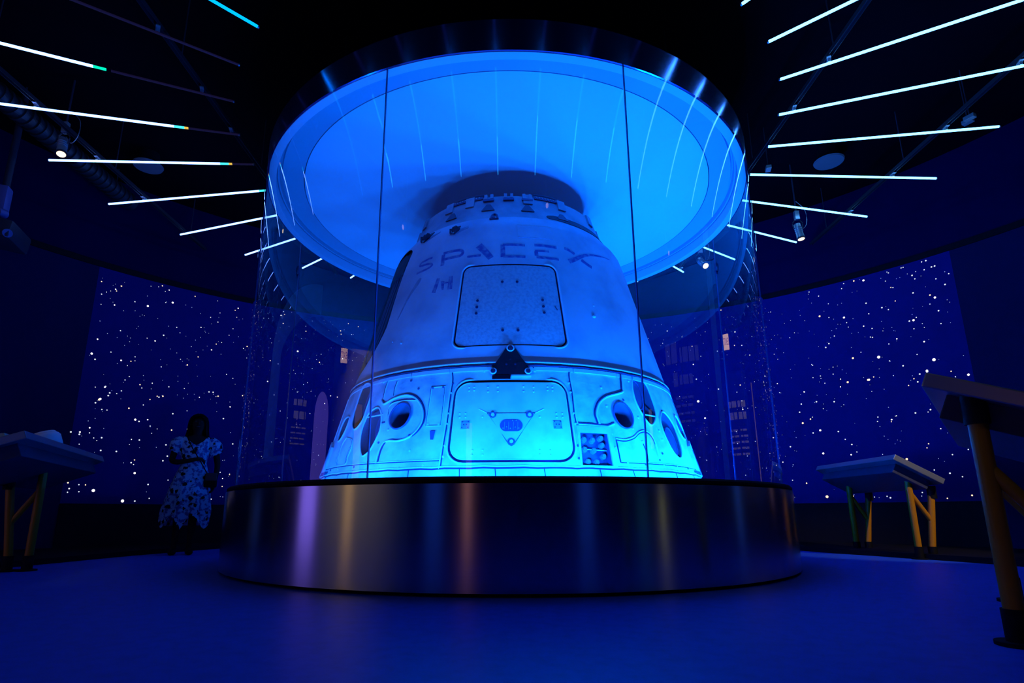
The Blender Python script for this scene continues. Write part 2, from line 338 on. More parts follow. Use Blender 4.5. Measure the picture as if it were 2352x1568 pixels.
def patch(P, off0, off1, n=4, step=.05, smooth=True):
    """a slab whose outline is P in (angle, height) on the shell, between the two offsets"""
    Q = smoothpts([(a, b, 0) for a, b in P], n, True) if smooth else [Vector((a, b, 0)) for a, b in P]
    bm = BM(); f = bm.faces.new([bm.verts.new(q) for q in Q])
    bmesh.ops.triangulate(bm, faces=[f])
    x0 = min(q.x for q in Q); x1 = max(q.x for q in Q); z0 = min(q.y for q in Q); z1 = max(q.y for q in Q)
    x = x0 + step
    while x < x1 - step * .3:
        bmesh.ops.bisect_plane(bm, geom=bm.verts[:] + bm.edges[:] + bm.faces[:], plane_co=(x, 0, 0), plane_no=(1, 0, 0)); x += step
    for zz in (1.632, 3.04, 3.13, 3.28):
        if z0 < zz < z1: bmesh.ops.bisect_plane(bm, geom=bm.verts[:] + bm.edges[:] + bm.faces[:], plane_co=(0, zz, 0), plane_no=(0, 1, 0))
    bmesh.ops.dissolve_degenerate(bm, dist=1e-5, edges=bm.edges[:])
    base = {v: (v.co.x, v.co.y) for v in bm.verts}
    r = bmesh.ops.extrude_face_region(bm, geom=bm.faces[:])
    nv = [v for v in r['geom'] if isinstance(v, bmesh.types.BMVert)]
    newset = set(nv)
    for v in bm.verts:
        a, b = v.co.x, v.co.y
        v.co = cp(a, b, off0 if v in newset else off1)
    return bm
def rrect(x0, x1, z0, z1, ra, n=6, inset=0):
    """rounded rectangle in (angle, height); ra is in metres, angles are scaled by the local radius"""
    s = 1 / rz((z0 + z1) / 2); x0 += inset * s; x1 -= inset * s; z0 += inset; z1 -= inset; ra = max(.004, ra - inset)
    P = []
    for cx, cz, a in ((x1 - ra*s, z1 - ra, 0), (x0 + ra*s, z1 - ra, 90), (x0 + ra*s, z0 + ra, 180), (x1 - ra*s, z0 + ra, 270)):
        for k in range(n + 1):
            t = R(a + 90 * k / n); P.append((cx + ra*s*cos(t), cz + ra*sin(t)))
    return P
def ell(c, rx, rzz, rot=0, n=28):
    s = 1 / rz(c[1]); P = []
    for k in range(n):
        t = 2*pi*k/n; u = rx*cos(t); v = rzz*sin(t)
        P.append((c[0] + s*(u*cos(rot) - v*sin(rot)), c[1] + u*sin(rot) + v*cos(rot)))
    return P

cap = empty('space_capsule', (X0, 0, .60)); tag(cap, 'huge scorched white cone-shaped space capsule inside the glass cylinder', 'space capsule')
INV = Matrix.Translation((-X0, 0, -.60))
def part(name, bm, m, smooth=True, parent=None, label=None):
    bm.transform(INV); o = obj(name, bm, m, parent or cap, smooth)
    if label: o['label'] = label
    return o
def part_child(name, bm, m, par, smooth=True, label=None):
    bm.transform(INV); o = obj(name, bm, m, par, smooth)
    if label: o['label'] = label
    return o
def boolean(o, cutters):
    """cut each (bmesh, material) out of o and keep the result as plain mesh"""
    cs = []
    for bm, m in cutters:
        bm.transform(INV); c = obj('cutter', bm, m, cap); cs.append(c)
        md = o.modifiers.new('cut', 'BOOLEAN'); md.object = c; md.operation = 'DIFFERENCE'; md.solver = 'EXACT'
        try: md.material_mode = 'TRANSFER'
        except Exception: pass
    dg = bpy.context.evaluated_depsgraph_get(); dg.update()
    me = bpy.data.meshes.new_from_object(o.evaluated_get(dg))
    o.modifiers.clear(); old = o.data; o.data = me; bpy.data.meshes.remove(old)
    for p in me.polygons: p.use_smooth = True
    try: me.set_sharp_from_angle(angle=R(30))
    except Exception: pass
    for c in cs:
        m = c.data; bpy.data.objects.remove(c); bpy.data.meshes.remove(m)

DOOR = rrect(-.258, .266, .828, 1.486, .125)
HATCH = rrect(-.300, .308, 1.795, 2.612, .075)
SQ = [(.296, 1.061), (.4276, 1.061), (.423, .811), (.286, .811)]
PORTS = [('L', (-.524, 1.228), .105, .112, 0), ('R', (.540, 1.226), .098, .112, 0)]
S_L1 = [(-.70, 1.335), (-.668, 1.305), (-.643, 1.231), (-.632, 1.148), (-.635, 1.085), (-.650, 1.01), (-.668, .955), (-.705, .920), (-.735, .965), (-.762, 1.05), (-.777, 1.15), (-.770, 1.25), (-.745, 1.31)]
S_L2 = [(-.860, 1.60), (-.820, 1.565), (-.790, 1.44), (-.793, 1.34), (-.795, 1.26), (-.822, 1.192), (-.861, 1.175), (-.905, 1.235), (-.925, 1.325), (-.931, 1.46), (-.925, 1.56), (-.90, 1.60)]
S_L3 = [(-.99, 1.32), (-.966, 1.275), (-.972, 1.19), (-1.00, 1.12), (-1.045, 1.10), (-1.075, 1.15), (-1.085, 1.23), (-1.06, 1.31)]
S_R1 = [(.72, 1.60), (.765, 1.585), (.793, 1.53), (.80, 1.43), (.799, 1.326), (.773, 1.237), (.722, 1.174), (.691, 1.205), (.666, 1.282), (.651, 1.362), (.652, 1.463), (.675, 1.57)]
S_R2 = [(.872, 1.325), (.925, 1.29), (.962, 1.21), (.965, 1.106), (.952, 1.004), (.918, .936), (.881, .9175), (.841, .962), (.816, 1.063), (.807, 1.16), (.820, 1.25)]
S_R3 = [(1.058, 1.336), (1.12, 1.30), (1.16, 1.213), (1.134, 1.135), (1.075, 1.12), (1.03, 1.17), (1.02, 1.26)]

# lower shell
bm = BM(); prof = [(rz(.60), .60), (rz(1.0), 1.0), (rz(1.3), 1.3), (1.65, 1.632), (1.15, 1.632), (1.15, .60)]
lathe(bm, prof, 288, 0, 2*pi, (X0, 0)); lower = part('lower_shell', bm, M_skin)
lower['label'] = 'brightly lit lower shell with nozzles and hatch'
cuts = [(patch(DOOR, -.055, .08, 1, smooth=False), M_gap), (patch(SQ, -.09, .08, 1, smooth=False), M_gap)]
for nm, c, a, b, r_ in PORTS: cuts.append((patch(ell(c, a, b, r_), -.20, .08, 1, smooth=False), M_port))
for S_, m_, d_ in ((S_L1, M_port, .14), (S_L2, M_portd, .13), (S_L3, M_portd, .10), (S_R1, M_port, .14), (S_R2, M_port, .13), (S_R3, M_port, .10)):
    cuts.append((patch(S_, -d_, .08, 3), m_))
boolean(lower, cuts)
# upper shell
bm = BM(); pts = [(1.640, 1.634)] + [(rz(z), z) for z in (1.70, 2.0, 2.4, 2.86, 2.96, 3.04, 3.09, 3.13, 3.2)] + [(.80, 3.2), (1.20, 1.634)]
lathe(bm, pts, 288, 0, 2*pi, (X0, 0)); upper = part('upper_shell', bm, M_skin2); upper['label'] = 'darker scorched upper shell'
TR = [(-.86, 3.0), (-.865, 2.93), (-.885, 2.815), (-.897, 2.6), (-.889, 2.345), (-.884, 2.17), (-.915, 2.05), (-.96, 1.94), (-1.03, 1.84), (-1.12, 1.78), (-1.25, 1.78), (-1.25, 2.4), (-1.25, 2.9), (-1.15, 3.04), (-.95, 3.06)]
boolean(upper, [(patch(HATCH, -.035, .08, 1, smooth=False), M_groove), (patch(TR, -.03, .08, 2), M_trench)])
for k in range(4):
    bm = BM(); seamline(bm, [(-.95 - .06*k, 2.95), (-.96 - .06*k, 2.6), (-.97 - .06*k, 2.2), (-1.02 - .05*k, 1.9)], .009, -.024); part('trench_rib', bm, M_port, label='long rib in the dark side trench')
bm = patch([(-.885, 2.93), (-.905, 2.8), (-.91, 2.78), (-1.2, 2.78), (-1.2, 2.98), (-.95, 3.0)], -.03, .004, 1, smooth=False); part('trench_cover', bm, M_trench, label='dark plate at the top of the side trench')

# ridge where the two shells meet
bm = BM()
P = [(-pi + 2*pi*k/200, 1.638) for k in range(200)]
tube(bm, [cp(a, z, .013) for a, z in P], .009, 8, True); part('ridge_lip', bm, M_lip, label='pale rolled lip between upper and lower shell')
bm = BM()
P = [(-pi + 2*pi*k/200, 1.612 + .003*sin(k*1.7)) for k in range(200)]
tube(bm, [cp(a, z, .004) for a, z in P], .010, 6, True); part('ridge_gap', bm, M_groove)
bm = BM(); rr = random.Random(3); a = -pi
while a < pi:
    w_ = rr.uniform(.10, .26)
    if abs(a + w_/2) > .11: 
        q = patch([(a, 1.600), (a + w_ - .008, 1.600), (a + w_ - .008, 1.568), (a, 1.568)], -.004, rr.uniform(.004, .011), 1, smooth=False)
        me = bpy.data.meshes.new('t'); q.to_mesh(me); q.free(); bm.from_mesh(me); bpy.data.meshes.remove(me)
    a += w_
part('ridge_strips', bm, M_lip, False, label='short pale cover strips under the lip')

# lower hatch door
dp = patch(rrect(-.258, .266, .828, 1.486, .125, inset=.024), -.05, .010, 1, smooth=False)
door = part('hatch_door', dp, M_door, label='smooth pale square hatch door')
bm = BM(); seamline(bm, rrect(-.258, .266, .828, 1.486, .125, inset=-.006), .007, .002, True, 1); part('door_lip', bm, M_lip)
bm = BM(); seamline(bm, rrect(-.258, .266, .828, 1.486, .125, inset=.024), .005, .008, True, 1); part_child('door_edge', bm, M_lip, door)
def disc(bm, ph, z, r, o0, o1, seg=20):
    a = cp(ph, z, o0); b = cp(ph, z, o1); n = Vector((sin(ph), -cos(ph), .27)).normalized()
    cyl(bm, cp(ph, z, 0) + n*o0, cp(ph, z, 0) + n*o1, r, seg=seg)
def ringt(bm, ph, z, r, rt, off, seg=24):
    n = Vector((sin(ph), -cos(ph), .27)).normalized(); u = Vector((cos(ph), sin(ph), 0)); v = n.cross(u); c = cp(ph, z) + n*off
    tube(bm, [c + r*(cos(2*pi*k/seg)*u + sin(2*pi*k/seg)*v) for k in range(seg)], rt, 6, True)
TRI = [(-.098, 1.2085), (.106, 1.2085), (.014, .960), (.004, .950), (-.006, .960)]
bm = patch([(-.094, 1.203), (.102, 1.203), (.012, .966), (.004, .958), (-.004, .966)], .008, .016, 1, smooth=False); part_child('latch_plate', bm, M_door, door, label='pale triangular latch plate')
bm = BM(); seamline(bm, TRI, .0035, .010, True, 1, False); part_child('latch_groove', bm, M_gap, door)
for a, z in ((-.0736, 1.1877), (.0825, 1.1866), (.0041, .9771)):
    bm = BM(); ringt(bm, a, z, .022, .006, .016); part_child('latch_ring', bm, M_gap, door)
    bm = BM(); disc(bm, a, z, .014, .01, .022); part_child('latch_bolt', bm, M_lip, door)
bm = patch([(.0044 + (.022 + .026*cos(t))*(1 if cos(t) > 0 else -1)*1.0 if False else .0044 + .026*cos(t) + (.021 if cos(t) > 0 else -.021), 1.107 + .047*sin(t)) for t in [2*pi*k/24 + .13 for k in range(24)]], .010, .019, 1, smooth=False)
part_child('latch_socket', bm, mat('socket_blue_grey', (.09, .10, .22), .4), door, label='dark oblong latch socket')
bm = BM()
for a in (-.025, -.008, .012, .03): seamline(bm, [(a, 1.075), (a + .002, 1.135)], .0015, .020, smooth=False)
for a, z in ((-.03, 1.08), (-.015, 1.09), (.0, 1.078), (.02, 1.088), (.035, 1.08), (.025, 1.14), (.01, 1.14)): disc(bm, a, z, .004, .018, .023, 8)
part_child('socket_details', bm, mat('socket_marks', (.4, .45, .6), .4), door)
for a in (-.1902, .2003):
    bm = patch([(a - .0185, 1.147), (a + .0185, 1.147), (a + .0185, 1.084), (a - .0185, 1.084)], .009, .014, 1, smooth=False); part_child('fastener_plate', bm, mat('plate_grey', (.33, .38, .45), .5), door, False)
for a in (-.1902, .2003):
    for du, dv in ((-.013, .022), (.013, .022), (-.013, -.022), (.013, -.022), (-.006, 0), (.006, 0)):
        bm = BM(); disc(bm, a + du, 1.1155 + dv, .0042, .01, .0165, 8); part_child('screw', bm, M_groove, door)
BUMP = [(-.1871, 1.4257), (-.1631, 1.4253), (-.1857, 1.398), (-.162, 1.3992), (-.0994, 1.4225), (-.0985, 1.3836), (-.0545, 1.4233), (-.0541, 1.3856), (.0616, 1.4249), (.0613, 1.3836), (.1077, 1.4207), (.1069, 1.3819), (.1719, 1.4262), (.1949, 1.424), (.1711, 1.3987), (.1938, 1.3963), (-.2189, 1.2115), (-.1935, 1.2097), (-.218, 1.1792), (-.192, 1.1797), (-.1182, 1.1781), (.1265, 1.1763), (.1997, 1.2065), (.2269, 1.2081), (.2001, 1.1759), (.2262, 1.1774), (-.1522, .9191), (-.1107, .9201), (-.1522, .8831), (-.1097, .8831), (.1172, .9172), (.1594, .9149), (.1159, .8832), (.1595, .8794)]
for a, z in BUMP:
    bm = BM(); sphere(bm, cp(a, z, .008), .0085, (1, 1, 1), 10, 6); part_child('door_rivet', bm, M_door, door)
for P in ([(-.135, 1.2434), (-.100, 1.2096)], [(.1467, 1.2414), (.108, 1.208)]):
    bm = BM(); seamline(bm, P, .0035, .011, smooth=False); part_child('door_rib', bm, M_lip, door)

# black triangular bracket over the door
BR = [(.0044, 1.757), (-.0774, 1.5516), (.0857, 1.5501)]
q = [(-.014, 1.775), (.0225, 1.775), (.099, 1.562), (.098, 1.537), (.085, 1.528), (-.076, 1.530), (-.090, 1.539), (-.091, 1.562)]
brk = part('door_bracket', patch(q, -.01, .022, 1, smooth=False), mat('black_bracket', (.008, .008, .02), .35), label='black triangular bracket with three bolts')
for (a, z), r in zip(BR, (.027, .023, .023)):
    bm = BM(); ringt(bm, a, z, r, .006, .024); part_child('bracket_ring', bm, M_lip, brk, label='pale ring round a bolt')
for a, z, r, h_ in [(a, z, .017, .034) for a, z in BR] + [(-.016, 1.61, .008, .028), (.026, 1.61, .008, .028), (.004, 1.65, .008, .028)]:
    bm = BM(); disc(bm, a, z, r, .0, h_, 16); part_child('bracket_bolt', bm, mat('black_bolt', (.03, .03, .07), .3, spec=.6), brk)
bm = patch([(-.0813, 1.520), (.0029, 1.520), (.0029, 1.492), (-.0813, 1.492)], -.01, .024, 1, smooth=False); part_child('bracket_pad', bm, M_black, brk)
bm = patch([(.006, 1.526), (.10, 1.526), (.10, 1.510), (.006, 1.510)], -.002, .014, 1, smooth=False); part('bracket_shim', bm, M_lip)

# square panel of round studs
sq = part('stud_panel', patch([(.2965, 1.0595), (.427, 1.0595), (.4225, .8125), (.2865, .8125)], -.088, -.060, 1, smooth=False), mat('stud_panel_blue', (.10, .11, .20), .5), label='recessed dark square panel of nine studs')
for a, z in ((.3200, 1.0201), (.3600, 1.0173), (.4021, .9805), (.3160, .9431), (.3579, .9362), (.4000, .8929), (.3230, .8501), (.3623, .8465), (.4028, 1.036)):
    bm = BM(); disc(bm, a, z, .022, -.065, -.030, 20); disc(bm, a, z, .015, -.031, -.018, 16); part_child('round_stud', bm, mat('stud_grey', (.28, .31, .38), .4), sq)
bm = BM(); seamline(bm, [(.316, .9355), (.42, .930)], .0035, -.03, smooth=False); part_child('stud_rail', bm, M_lip, sq)
fr = [(.2852, 1.118), (.4500, 1.118), (.4440, .800), (.2770, .792)]
bm = BM()
for A, B in (((fr[0], fr[1]), (SQ[1], SQ[0])), ((fr[1], fr[2]), (SQ[2], SQ[1])), ((fr[2], fr[3]), (SQ[3], SQ[2])), ((fr[3], fr[0]), (SQ[0], SQ[3]))):
    q = patch([A[0], A[1], B[0], B[1]], -.004, .010, 1, smooth=False); me = bpy.data.meshes.new('t'); q.to_mesh(me); q.free(); bm.from_mesh(me); bpy.data.meshes.remove(me)
part('stud_panel_frame', bm, M_skin, False)

# thruster nozzles and side openings: liner cups and lips
for nm, c, a, b, r_ in PORTS:
    n = Vector((sin(c[0]), -cos(c[0]), .27)).normalized(); u = Vector((cos(c[0]), sin(c[0]), 0)); v = n.cross(u); o0 = cp(c[0], c[1])
    bm = BM(); rings = []
    for d, s in ((.006, .97), (-.03, .93), (-.10, .72), (-.17, .45), (-.175, .02)):
        rings.append([bm.verts.new(o0 + n*d + s*(a*cos(2*pi*k/36)*u + b*sin(2*pi*k/36)*v)) for k in range(36)])
    for A_, B_ in zip(rings, rings[1:]):
        for k in range(36): bm.faces.new((A_[k], A_[(k+1) % 36], B_[(k+1) % 36], B_[k]))
    nz = part('thruster_nozzle', bm, M_port, label='deep round dark nozzle opening')
    bm = BM(); tube(bm, [o0 + n*.006 + a*1.0*cos(2*pi*k/40)*u + b*1.0*sin(2*pi*k/40)*v for k in range(40)], .008, 8, True); part_child('nozzle_lip', bm, M_gap, nz)
for S_ in (S_L1, S_L2, S_L3, S_R1, S_R2, S_R3):
    bm = BM(); seamline(bm, S_, .007, .003, True, 4); part('opening_lip', bm, M_lip)
def inner_tube(c, rx, rzz, rot, off):
    bm = BM(); seamline(bm, ell(c, rx, rzz, rot), .007, off, True, 1); part('opening_ring', bm, M_gap)
    bm = patch(ell(c, rx*.95, rzz*.97, rot), off - .03, off, 1, smooth=False); part('opening_core', bm, mat('core_blue_grey', (.07, .08, .16), .35))
inner_tube((.700, 1.44), .072, .135, -.15, -.03); inner_tube((.885, 1.06), .088, .125, -.12, -.02); inner_tube((-.668, 1.17), .040, .085, .1, -.04); inner_tube((-.862, 1.42), .060, .13, .05, -.06)
for P in ([(.672, 1.262), (.79, 1.262)], [(-.765, 1.262), (-.64, 1.262)]):
    bm = BM(); seamline(bm, P, .006, .0, smooth=False); part('opening_strut', bm, M_lip)
# nozzle covers, panel seams
def seam(P, r=.0045, lip=None, smooth=True):
    bm = BM(); seamline(bm, P, r, .001, smooth=smooth); part('panel_seam', bm, M_groove)
    if lip:
        bm = BM(); seamline(bm, [(a + lip[0], z + lip[1]) for a, z in P], r*1.2, .002, smooth=smooth); part('panel_lip', bm, M_lip)
seam([(-.6726, 1.3992), (-.645, 1.362), (-.6043, 1.385), (-.5619, 1.405), (-.5045, 1.4122), (-.4504, 1.3804), (-.4109, 1.3136), (-.3902, 1.2314), (-.3902, 1.1535), (-.4133, 1.0831), (-.4514, 1.0415), (-.4997, 1.0265), (-.549, 1.0341), (-.5789, 1.0147), (-.5928, .951), (-.5944, .8564)], .0075, (-.009, -.006))
seam([(.592, 1.60), (.5759, 1.4812), (.5684, 1.442), (.5181, 1.4118), (.4575, 1.3774), (.4136, 1.3226), (.3906, 1.2563), (.3846, 1.2085), (.3909, 1.1433)], .0080, (.008, -.005))
seam([(.4678, 1.0176), (.5153, 1.0133), (.569, 1.0402), (.614, 1.0889), (.6619, 1.1037), (.6932, 1.0686), (.7071, .9916), (.7024, .8746)], .0065, (0, .010))
seam([(.2954, 1.1388), (.3533, 1.1375), (.4379, 1.1329), (.4771, 1.1608)], .006, (0, -.012), False)
seam([(.4678, 1.0176), (.4675, .95), (.4654, .8394)], .005)
seam([(-.4478, 1.3597), (-.5323, 1.3703), (-.6072, 1.3477), (-.6063, 1.2489)], .004, (.0, -.01))
seam([(-.6317, 1.1886), (-.6126, 1.1920)], .006)
seam([(-.698, 1.60), (-.6762, 1.5675), (-.6781, 1.4987), (-.6736, 1.3992)], .004, (.006, 0))
seam([(-.285, 1.60), (-.272, 1.5058), (-.2735, 1.3605), (-.2738, 1.1417), (-.2776, .9627), (-.2787, .7835)], .005, (-.006, 0))
seam([(.2926, 1.60), (.285, 1.5183), (.288, 1.3886), (.284, 1.2144), (.2865, 1.138)], .005, (.006, 0))
seam([(-.3789, 1.455), (-.3073, 1.4531), (-.3045, 1.284), (-.304, 1.1254), (-.3743, 1.1298), (-.3767, 1.293), (-.3789, 1.455)], .0035, (.003, -.004), False)
seam([(-1.5, .853), (-1.1, .853), (-.9195, .8529), (-.6978, .8516), (-.503, .8482), (-.2815, .8474)], .004, (0, .008))
seam([(.4679, .8396), (.5797, .8406), (.7741, .8432), (.9183, .8432), (1.2, .845), (1.5, .85)], .004, (0, .008))
seam([(-pi + 2*pi*k/120, .787 + .003*sin(k*2.3)) for k in range(121)], .007, (0, .012), False)
for k in range(16):
    a = -2.6 + k*.345 + .03*sin(k*5)
    if abs(a) < .29 : continue
for a in (-.42, -.20, -.06, .13, .36, .52, .80, 1.0, -.78, -1.05): seam([(a, .782), (a + .004, .70)], .003, None, False)
for a in (-1.25, 1.28, 1.6, -1.6): seam([(a, 1.56), (a*1.005, .86)], .005, (.008, 0))
for a, z0, z1 in ((-.8385, .86, 1.03), (-.955, .9, 1.05), (.62, .86, 1.0), (-.60, 1.42, 1.55)): seam([(a, z0), (a*1.01, (z0+z1)/2), (a, z1)], .004, (.006, 0))
for s in (-1, 1):
    bm = patch([(s*1.10, .800), (s*1.36, .800), (s*1.36, 1.10), (s*1.22, 1.13), (s*1.12, 1.06)], -.004, .022, 1, smooth=False); fr_ = part('corner_fairing', bm, M_skin, False, label='raised corner fairing at the foot of the shell')
    bm = patch([(s*1.17, .83), (s*1.205, .83), (s*1.20, 1.04), (s*1.165, 1.03)], .018, .024, 1, smooth=False); part_child('fairing_slot', bm, M_gap, fr_)
    bm = patch([(s*1.06, .80), (s*1.16, .80), (s*1.13, .828), (s*1.04, .822)], -.003, .026, 1, smooth=False); part_child('fairing_notch', bm, M_gap, fr_)
seam([(-.9246, 1.1107), (-.8525, 1.0807), (-.8311, 1.0114), (-.8391, .9315), (-.8385, .87), (-.9214, .87), (-.9436, .9381), (-.9562, 1.0488), (-.9246, 1.1107)], .005, (.006, 0))
bm = patch([(-.3484, 1.0839), (-.3238, 1.0839), (-.3285, 1.0124), (-.3408, 1.0133)], -.004, .007, 2, smooth=False); part('small_slot', bm, M_gap)
RIV = [(-.2699, 1.4682), (-.273, 1.3872), (-.2731, 1.2171), (-.2737, 1.1327), (-.2716, .9603), (.2806, 1.4691), (.2814, 1.3905), (.2823, 1.2146), (.2822, 1.1303), (.2797, .9568), (-.2317, 1.59), (-.105, 1.588), (.1128, 1.588), (-.105, 1.625), (-.1216, 1.5633), (-.5058, 1.5321), (-.4329, .9345), (-.2734, .8756), (-.4723, .8055), (-.3571, .8159), (-.5793, .8065), (-.7068, 1.5668), (.2396, 1.59), (.1187, 1.5613), (.4581, 1.2927), (.5678, 1.363), (.6385, 1.2244), (.7723, 1.1337), (.738, .9367), (.8302, 1.5691), (.6432, 1.5471), (.4564, .9565), (.2756, .8613), (.7754, 1.0571), (.3389, .7965), (.3855, .7987), (-.3700, 1.446), (-.316, 1.444), (-.313, 1.135), (-.366, 1.139)]
RIV += [(a, z) for z in (.80, .835) for a in (-1.2, -1.0, -.9, -.75, -.65, .5, .6, .72, .83, .95, 1.1)]
RIV += [(s*a, z) for s in (-1, 1) for a, z in ((.45, 1.45), (.62, 1.02), (.58, 1.12), (.45, 1.06))]
for a, z in RIV:
    bm = BM(); disc(bm, a, z, .0095, -.002, .005, 12); disc(bm, a, z, .0055, .004, .008, 8); part('rivet', bm, M_lip if (a*37) % 1 > .35 else M_gap)

# upper hatch
hp = patch(rrect(-.300, .308, 1.795, 2.612, .075, inset=.012), -.03, -.004, 1, smooth=False)
hat = part('upper_hatch', hp, mat('hatch_paint', (.62, .64, .68), .55, spec=.3, noise=((.42, .43, .50), .8, 40), bump=.15, scale=60), label='large rounded panel on the upper shell')
bm = BM(); seamline(bm, rrect(-.300, .308, 1.795, 2.612, .075, inset=-.010), .006, .003, True, 1); part('hatch_lip', bm, M_lip)
for a, z in ((-.0411, 2.4218), (.0498, 2.4209), (-.1856, 2.2395), (-.1865, 2.1753), (-.1872, 2.1129), (.197, 2.2423), (.1977, 2.178), (.1987, 2.1173), (-.0359, 1.9378), (.0461, 1.937)):
    bm = BM(); disc(bm, a, z, .012, -.006, .002, 12); part_child('hatch_bolt', bm, M_groove, hat)
bm = BM(); seamline(bm, [(.267, 2.1909), (.2799, 2.1527)], .003, -.002, smooth=False); part_child('scratch', bm, M_groove, hat)
for a, z, r in ((.516, 2.136, .020), (-.657, 1.926, .012), (-.746, 1.968, .009), (.536, 2.25, .008)):
    bm = BM(); sphere(bm, cp(a, z, .0), r, (1, .8, .7)); part('dimple', bm, M_skin2)

# faded lettering and flag, painted flat on the shell
def ribbon(P, w_, name='lettering', m=None):
    Q = smoothpts([(a, b, 0) for a, b in P], 4); s = 1 / rz(P[0][1]); L_, R_ = [], []
    for i, p in enumerate(Q):
        a = Q[max(i-1, 0)]; b = Q[min(i+1, len(Q)-1)]; d = Vector(((b.x-a.x)/s, b.y-a.y)).normalized(); n = Vector((-d.y, d.x))
        ww = w_(i/(len(Q)-1)) if callable(w_) else w_
        L_.append((p.x + n.x*ww*s, p.y + n.y*ww)); R_.append((p.x - n.x*ww*s, p.y - n.y*ww))
    return patch(L_ + R_[::-1], -.002, .0018, 1, smooth=False)
LET = {'S': [([(-.575, 2.800), (-.63, 2.795), (-.675, 2.782), (-.690, 2.760), (-.670, 2.743), (-.62, 2.742), (-.578, 2.732), (-.562, 2.710), (-.585, 2.688), (-.63, 2.678), (-.700, 2.670)], .011)],
 'P': [([(-.468, 2.672), (-.4765, 2.801)], .019), ([(-.4811, 2.8123), (-.4118, 2.8162), (-.350, 2.812), (-.324, 2.790), (-.328, 2.757), (-.35, 2.744), (-.4032, 2.743), (-.4628, 2.738)], .014)],
 'A': [([(-.210, 2.835), (-.1618, 2.7602), (-.118, 2.680)], lambda t: .034 - .008*t), ([(-.285, 2.720), (-.19, 2.722)], .012)],
 'C': [([(-.0406, 2.8266), (-.0387, 2.6882)], .020), ([(-.0396, 2.8243), (.0194, 2.8268), (.1137, 2.8210)], .013), ([(-.0359, 2.6949), (.0349, 2.6935), (.1116, 2.6917)], .013)],
 'E': [([(.1802, 2.8300), (.2604, 2.8313), (.3427, 2.8271)], .014), ([(.1792, 2.7671), (.231, 2.770), (.2799, 2.7707)], .011), ([(.1879, 2.7600), (.188, 2.7102)], .017), ([(.186, 2.6961), (.2607, 2.6951), (.3438, 2.6973)], .013)],
 'X': [([(.4045, 2.8394), (.4439, 2.8221), (.4816, 2.7943)], .014), ([(.5304, 2.7429), (.5628, 2.716), (.6116, 2.6877)], .017), ([(.4214, 2.6958), (.4785, 2.7357), (.5322, 2.7814), (.597, 2.8209), (.6757, 2.8498), (.80, 2.880), (.88, 2.892)], lambda t: .022*(1 - t) + .003)]}
for ch in 'SPACEX':
    bm = BM()
    for P, w_ in LET[ch]:
        q = ribbon(P, w_); me = bpy.data.meshes.new('t'); q.to_mesh(me); q.free(); bm.from_mesh(me); bpy.data.meshes.remove(me)
    part('letter', bm, M_mark, False)
bm = BM()
for P in ([(-.4887, 2.5414), (-.4642, 2.5339), (-.4778, 2.3838), (-.5065, 2.3925)], [(-.3963, 2.5325), (-.3870, 2.5330), (-.3820, 2.3921), (-.3921, 2.3915)], [(-.3840, 2.5335), (-.3688, 2.5345), (-.3594, 2.3921), (-.3780, 2.3915)], [(-.4523, 2.4981), (-.4259, 2.4907), (-.4201, 2.3986), (-.4324, 2.3976)], [(-.4259, 2.4764), (-.3963, 2.4769), (-.3963, 2.463), (-.4250, 2.4621)]):
    q = patch(P, -.002, .0018, 1, smooth=False); me = bpy.data.meshes.new('t'); q.to_mesh(me); q.free(); bm.from_mesh(me); bpy.data.meshes.remove(me)
part('faded_flag', bm, M_mark, False, label='worn remains of a striped flag')
M_soot_shade = mat('soot_and_shade', (.34, .36, .48), .8, spec=.1, noise=((.50, .52, .58), .9, 16))
bm = ribbon([(-.64, 2.60), (-.68, 2.50), (-.72, 2.40), (-.765, 2.2)], lambda t: .026*(1 - t*.8)*min(1, t*6 + .2) + .003); part('soot_streak', bm, M_soot_shade, False)

# docking ring
bm = BM(); pts = [(rz(z), z) for z in (3.2, 3.28, 3.36, 3.5)] + [(.86, 3.5), (.86, 3.34), (.55, 3.34), (.55, 3.2)]
lathe(bm, pts, 160, 0, 2*pi, (X0, 0)); ring = part('docking_ring', bm, M_ring, label='grey ring with brackets at the top')
for a in (-1.4, -1.04, -.62, -.38, .19, .55, 1.0, 1.4, 1.9, 2.5, -2.5, -1.9):
    bm = patch([(a - .045, 3.515), (a + .045, 3.515), (a + .045, 3.40), (a - .045, 3.40)], -.01, .016, 1, smooth=False); part_child('ring_block', bm, M_ring, ring, False)
for a0, a1 in ((-.575, -.25), (.26, .56)):
    bm = patch([(a0, 3.505), (a1, 3.505), (a1, 3.475), (a0, 3.475)], -.01, .014, 1, smooth=False); rk = part_child('tooth_rack', bm, M_gap, ring, False)
    bm = BM(); k = a0 + .02
    while k < a1 - .01: disc(bm, k, 3.490, .0085, .0, .020, 8); k += .030
    part_child('rack_teeth', bm, M_ring, rk)
    bm = BM(); seamline(bm, [(a0, 3.545), ((a0+a1)/2, 3.550), (a1, 3.545)], .008, -.03); part_child('ring_rail', bm, M_port, ring)
for a in (.004, -.19, .185):
    bm = patch([(a - .052, 3.462), (a + .052, 3.462), (a + .052, 3.438), (a - .052, 3.438)], -.01, .022, 1, smooth=False); br_ = part_child('latch_bracket', bm, M_gap, ring, False)
    bm = BM()
    for s in (-1, 1):
        q = patch([(a + s*.030 - .014, 3.520), (a + s*.030 + .014, 3.520), (a + s*.030 + .014, 3.470), (a + s*.030 - .014, 3.470)], -.01, .018, 1, smooth=False); me = bpy.data.meshes.new('t'); q.to_mesh(me); q.free(); bm.from_mesh(me); bpy.data.meshes.remove(me)
    part_child('latch_ears', bm, M_ring, br_, False)
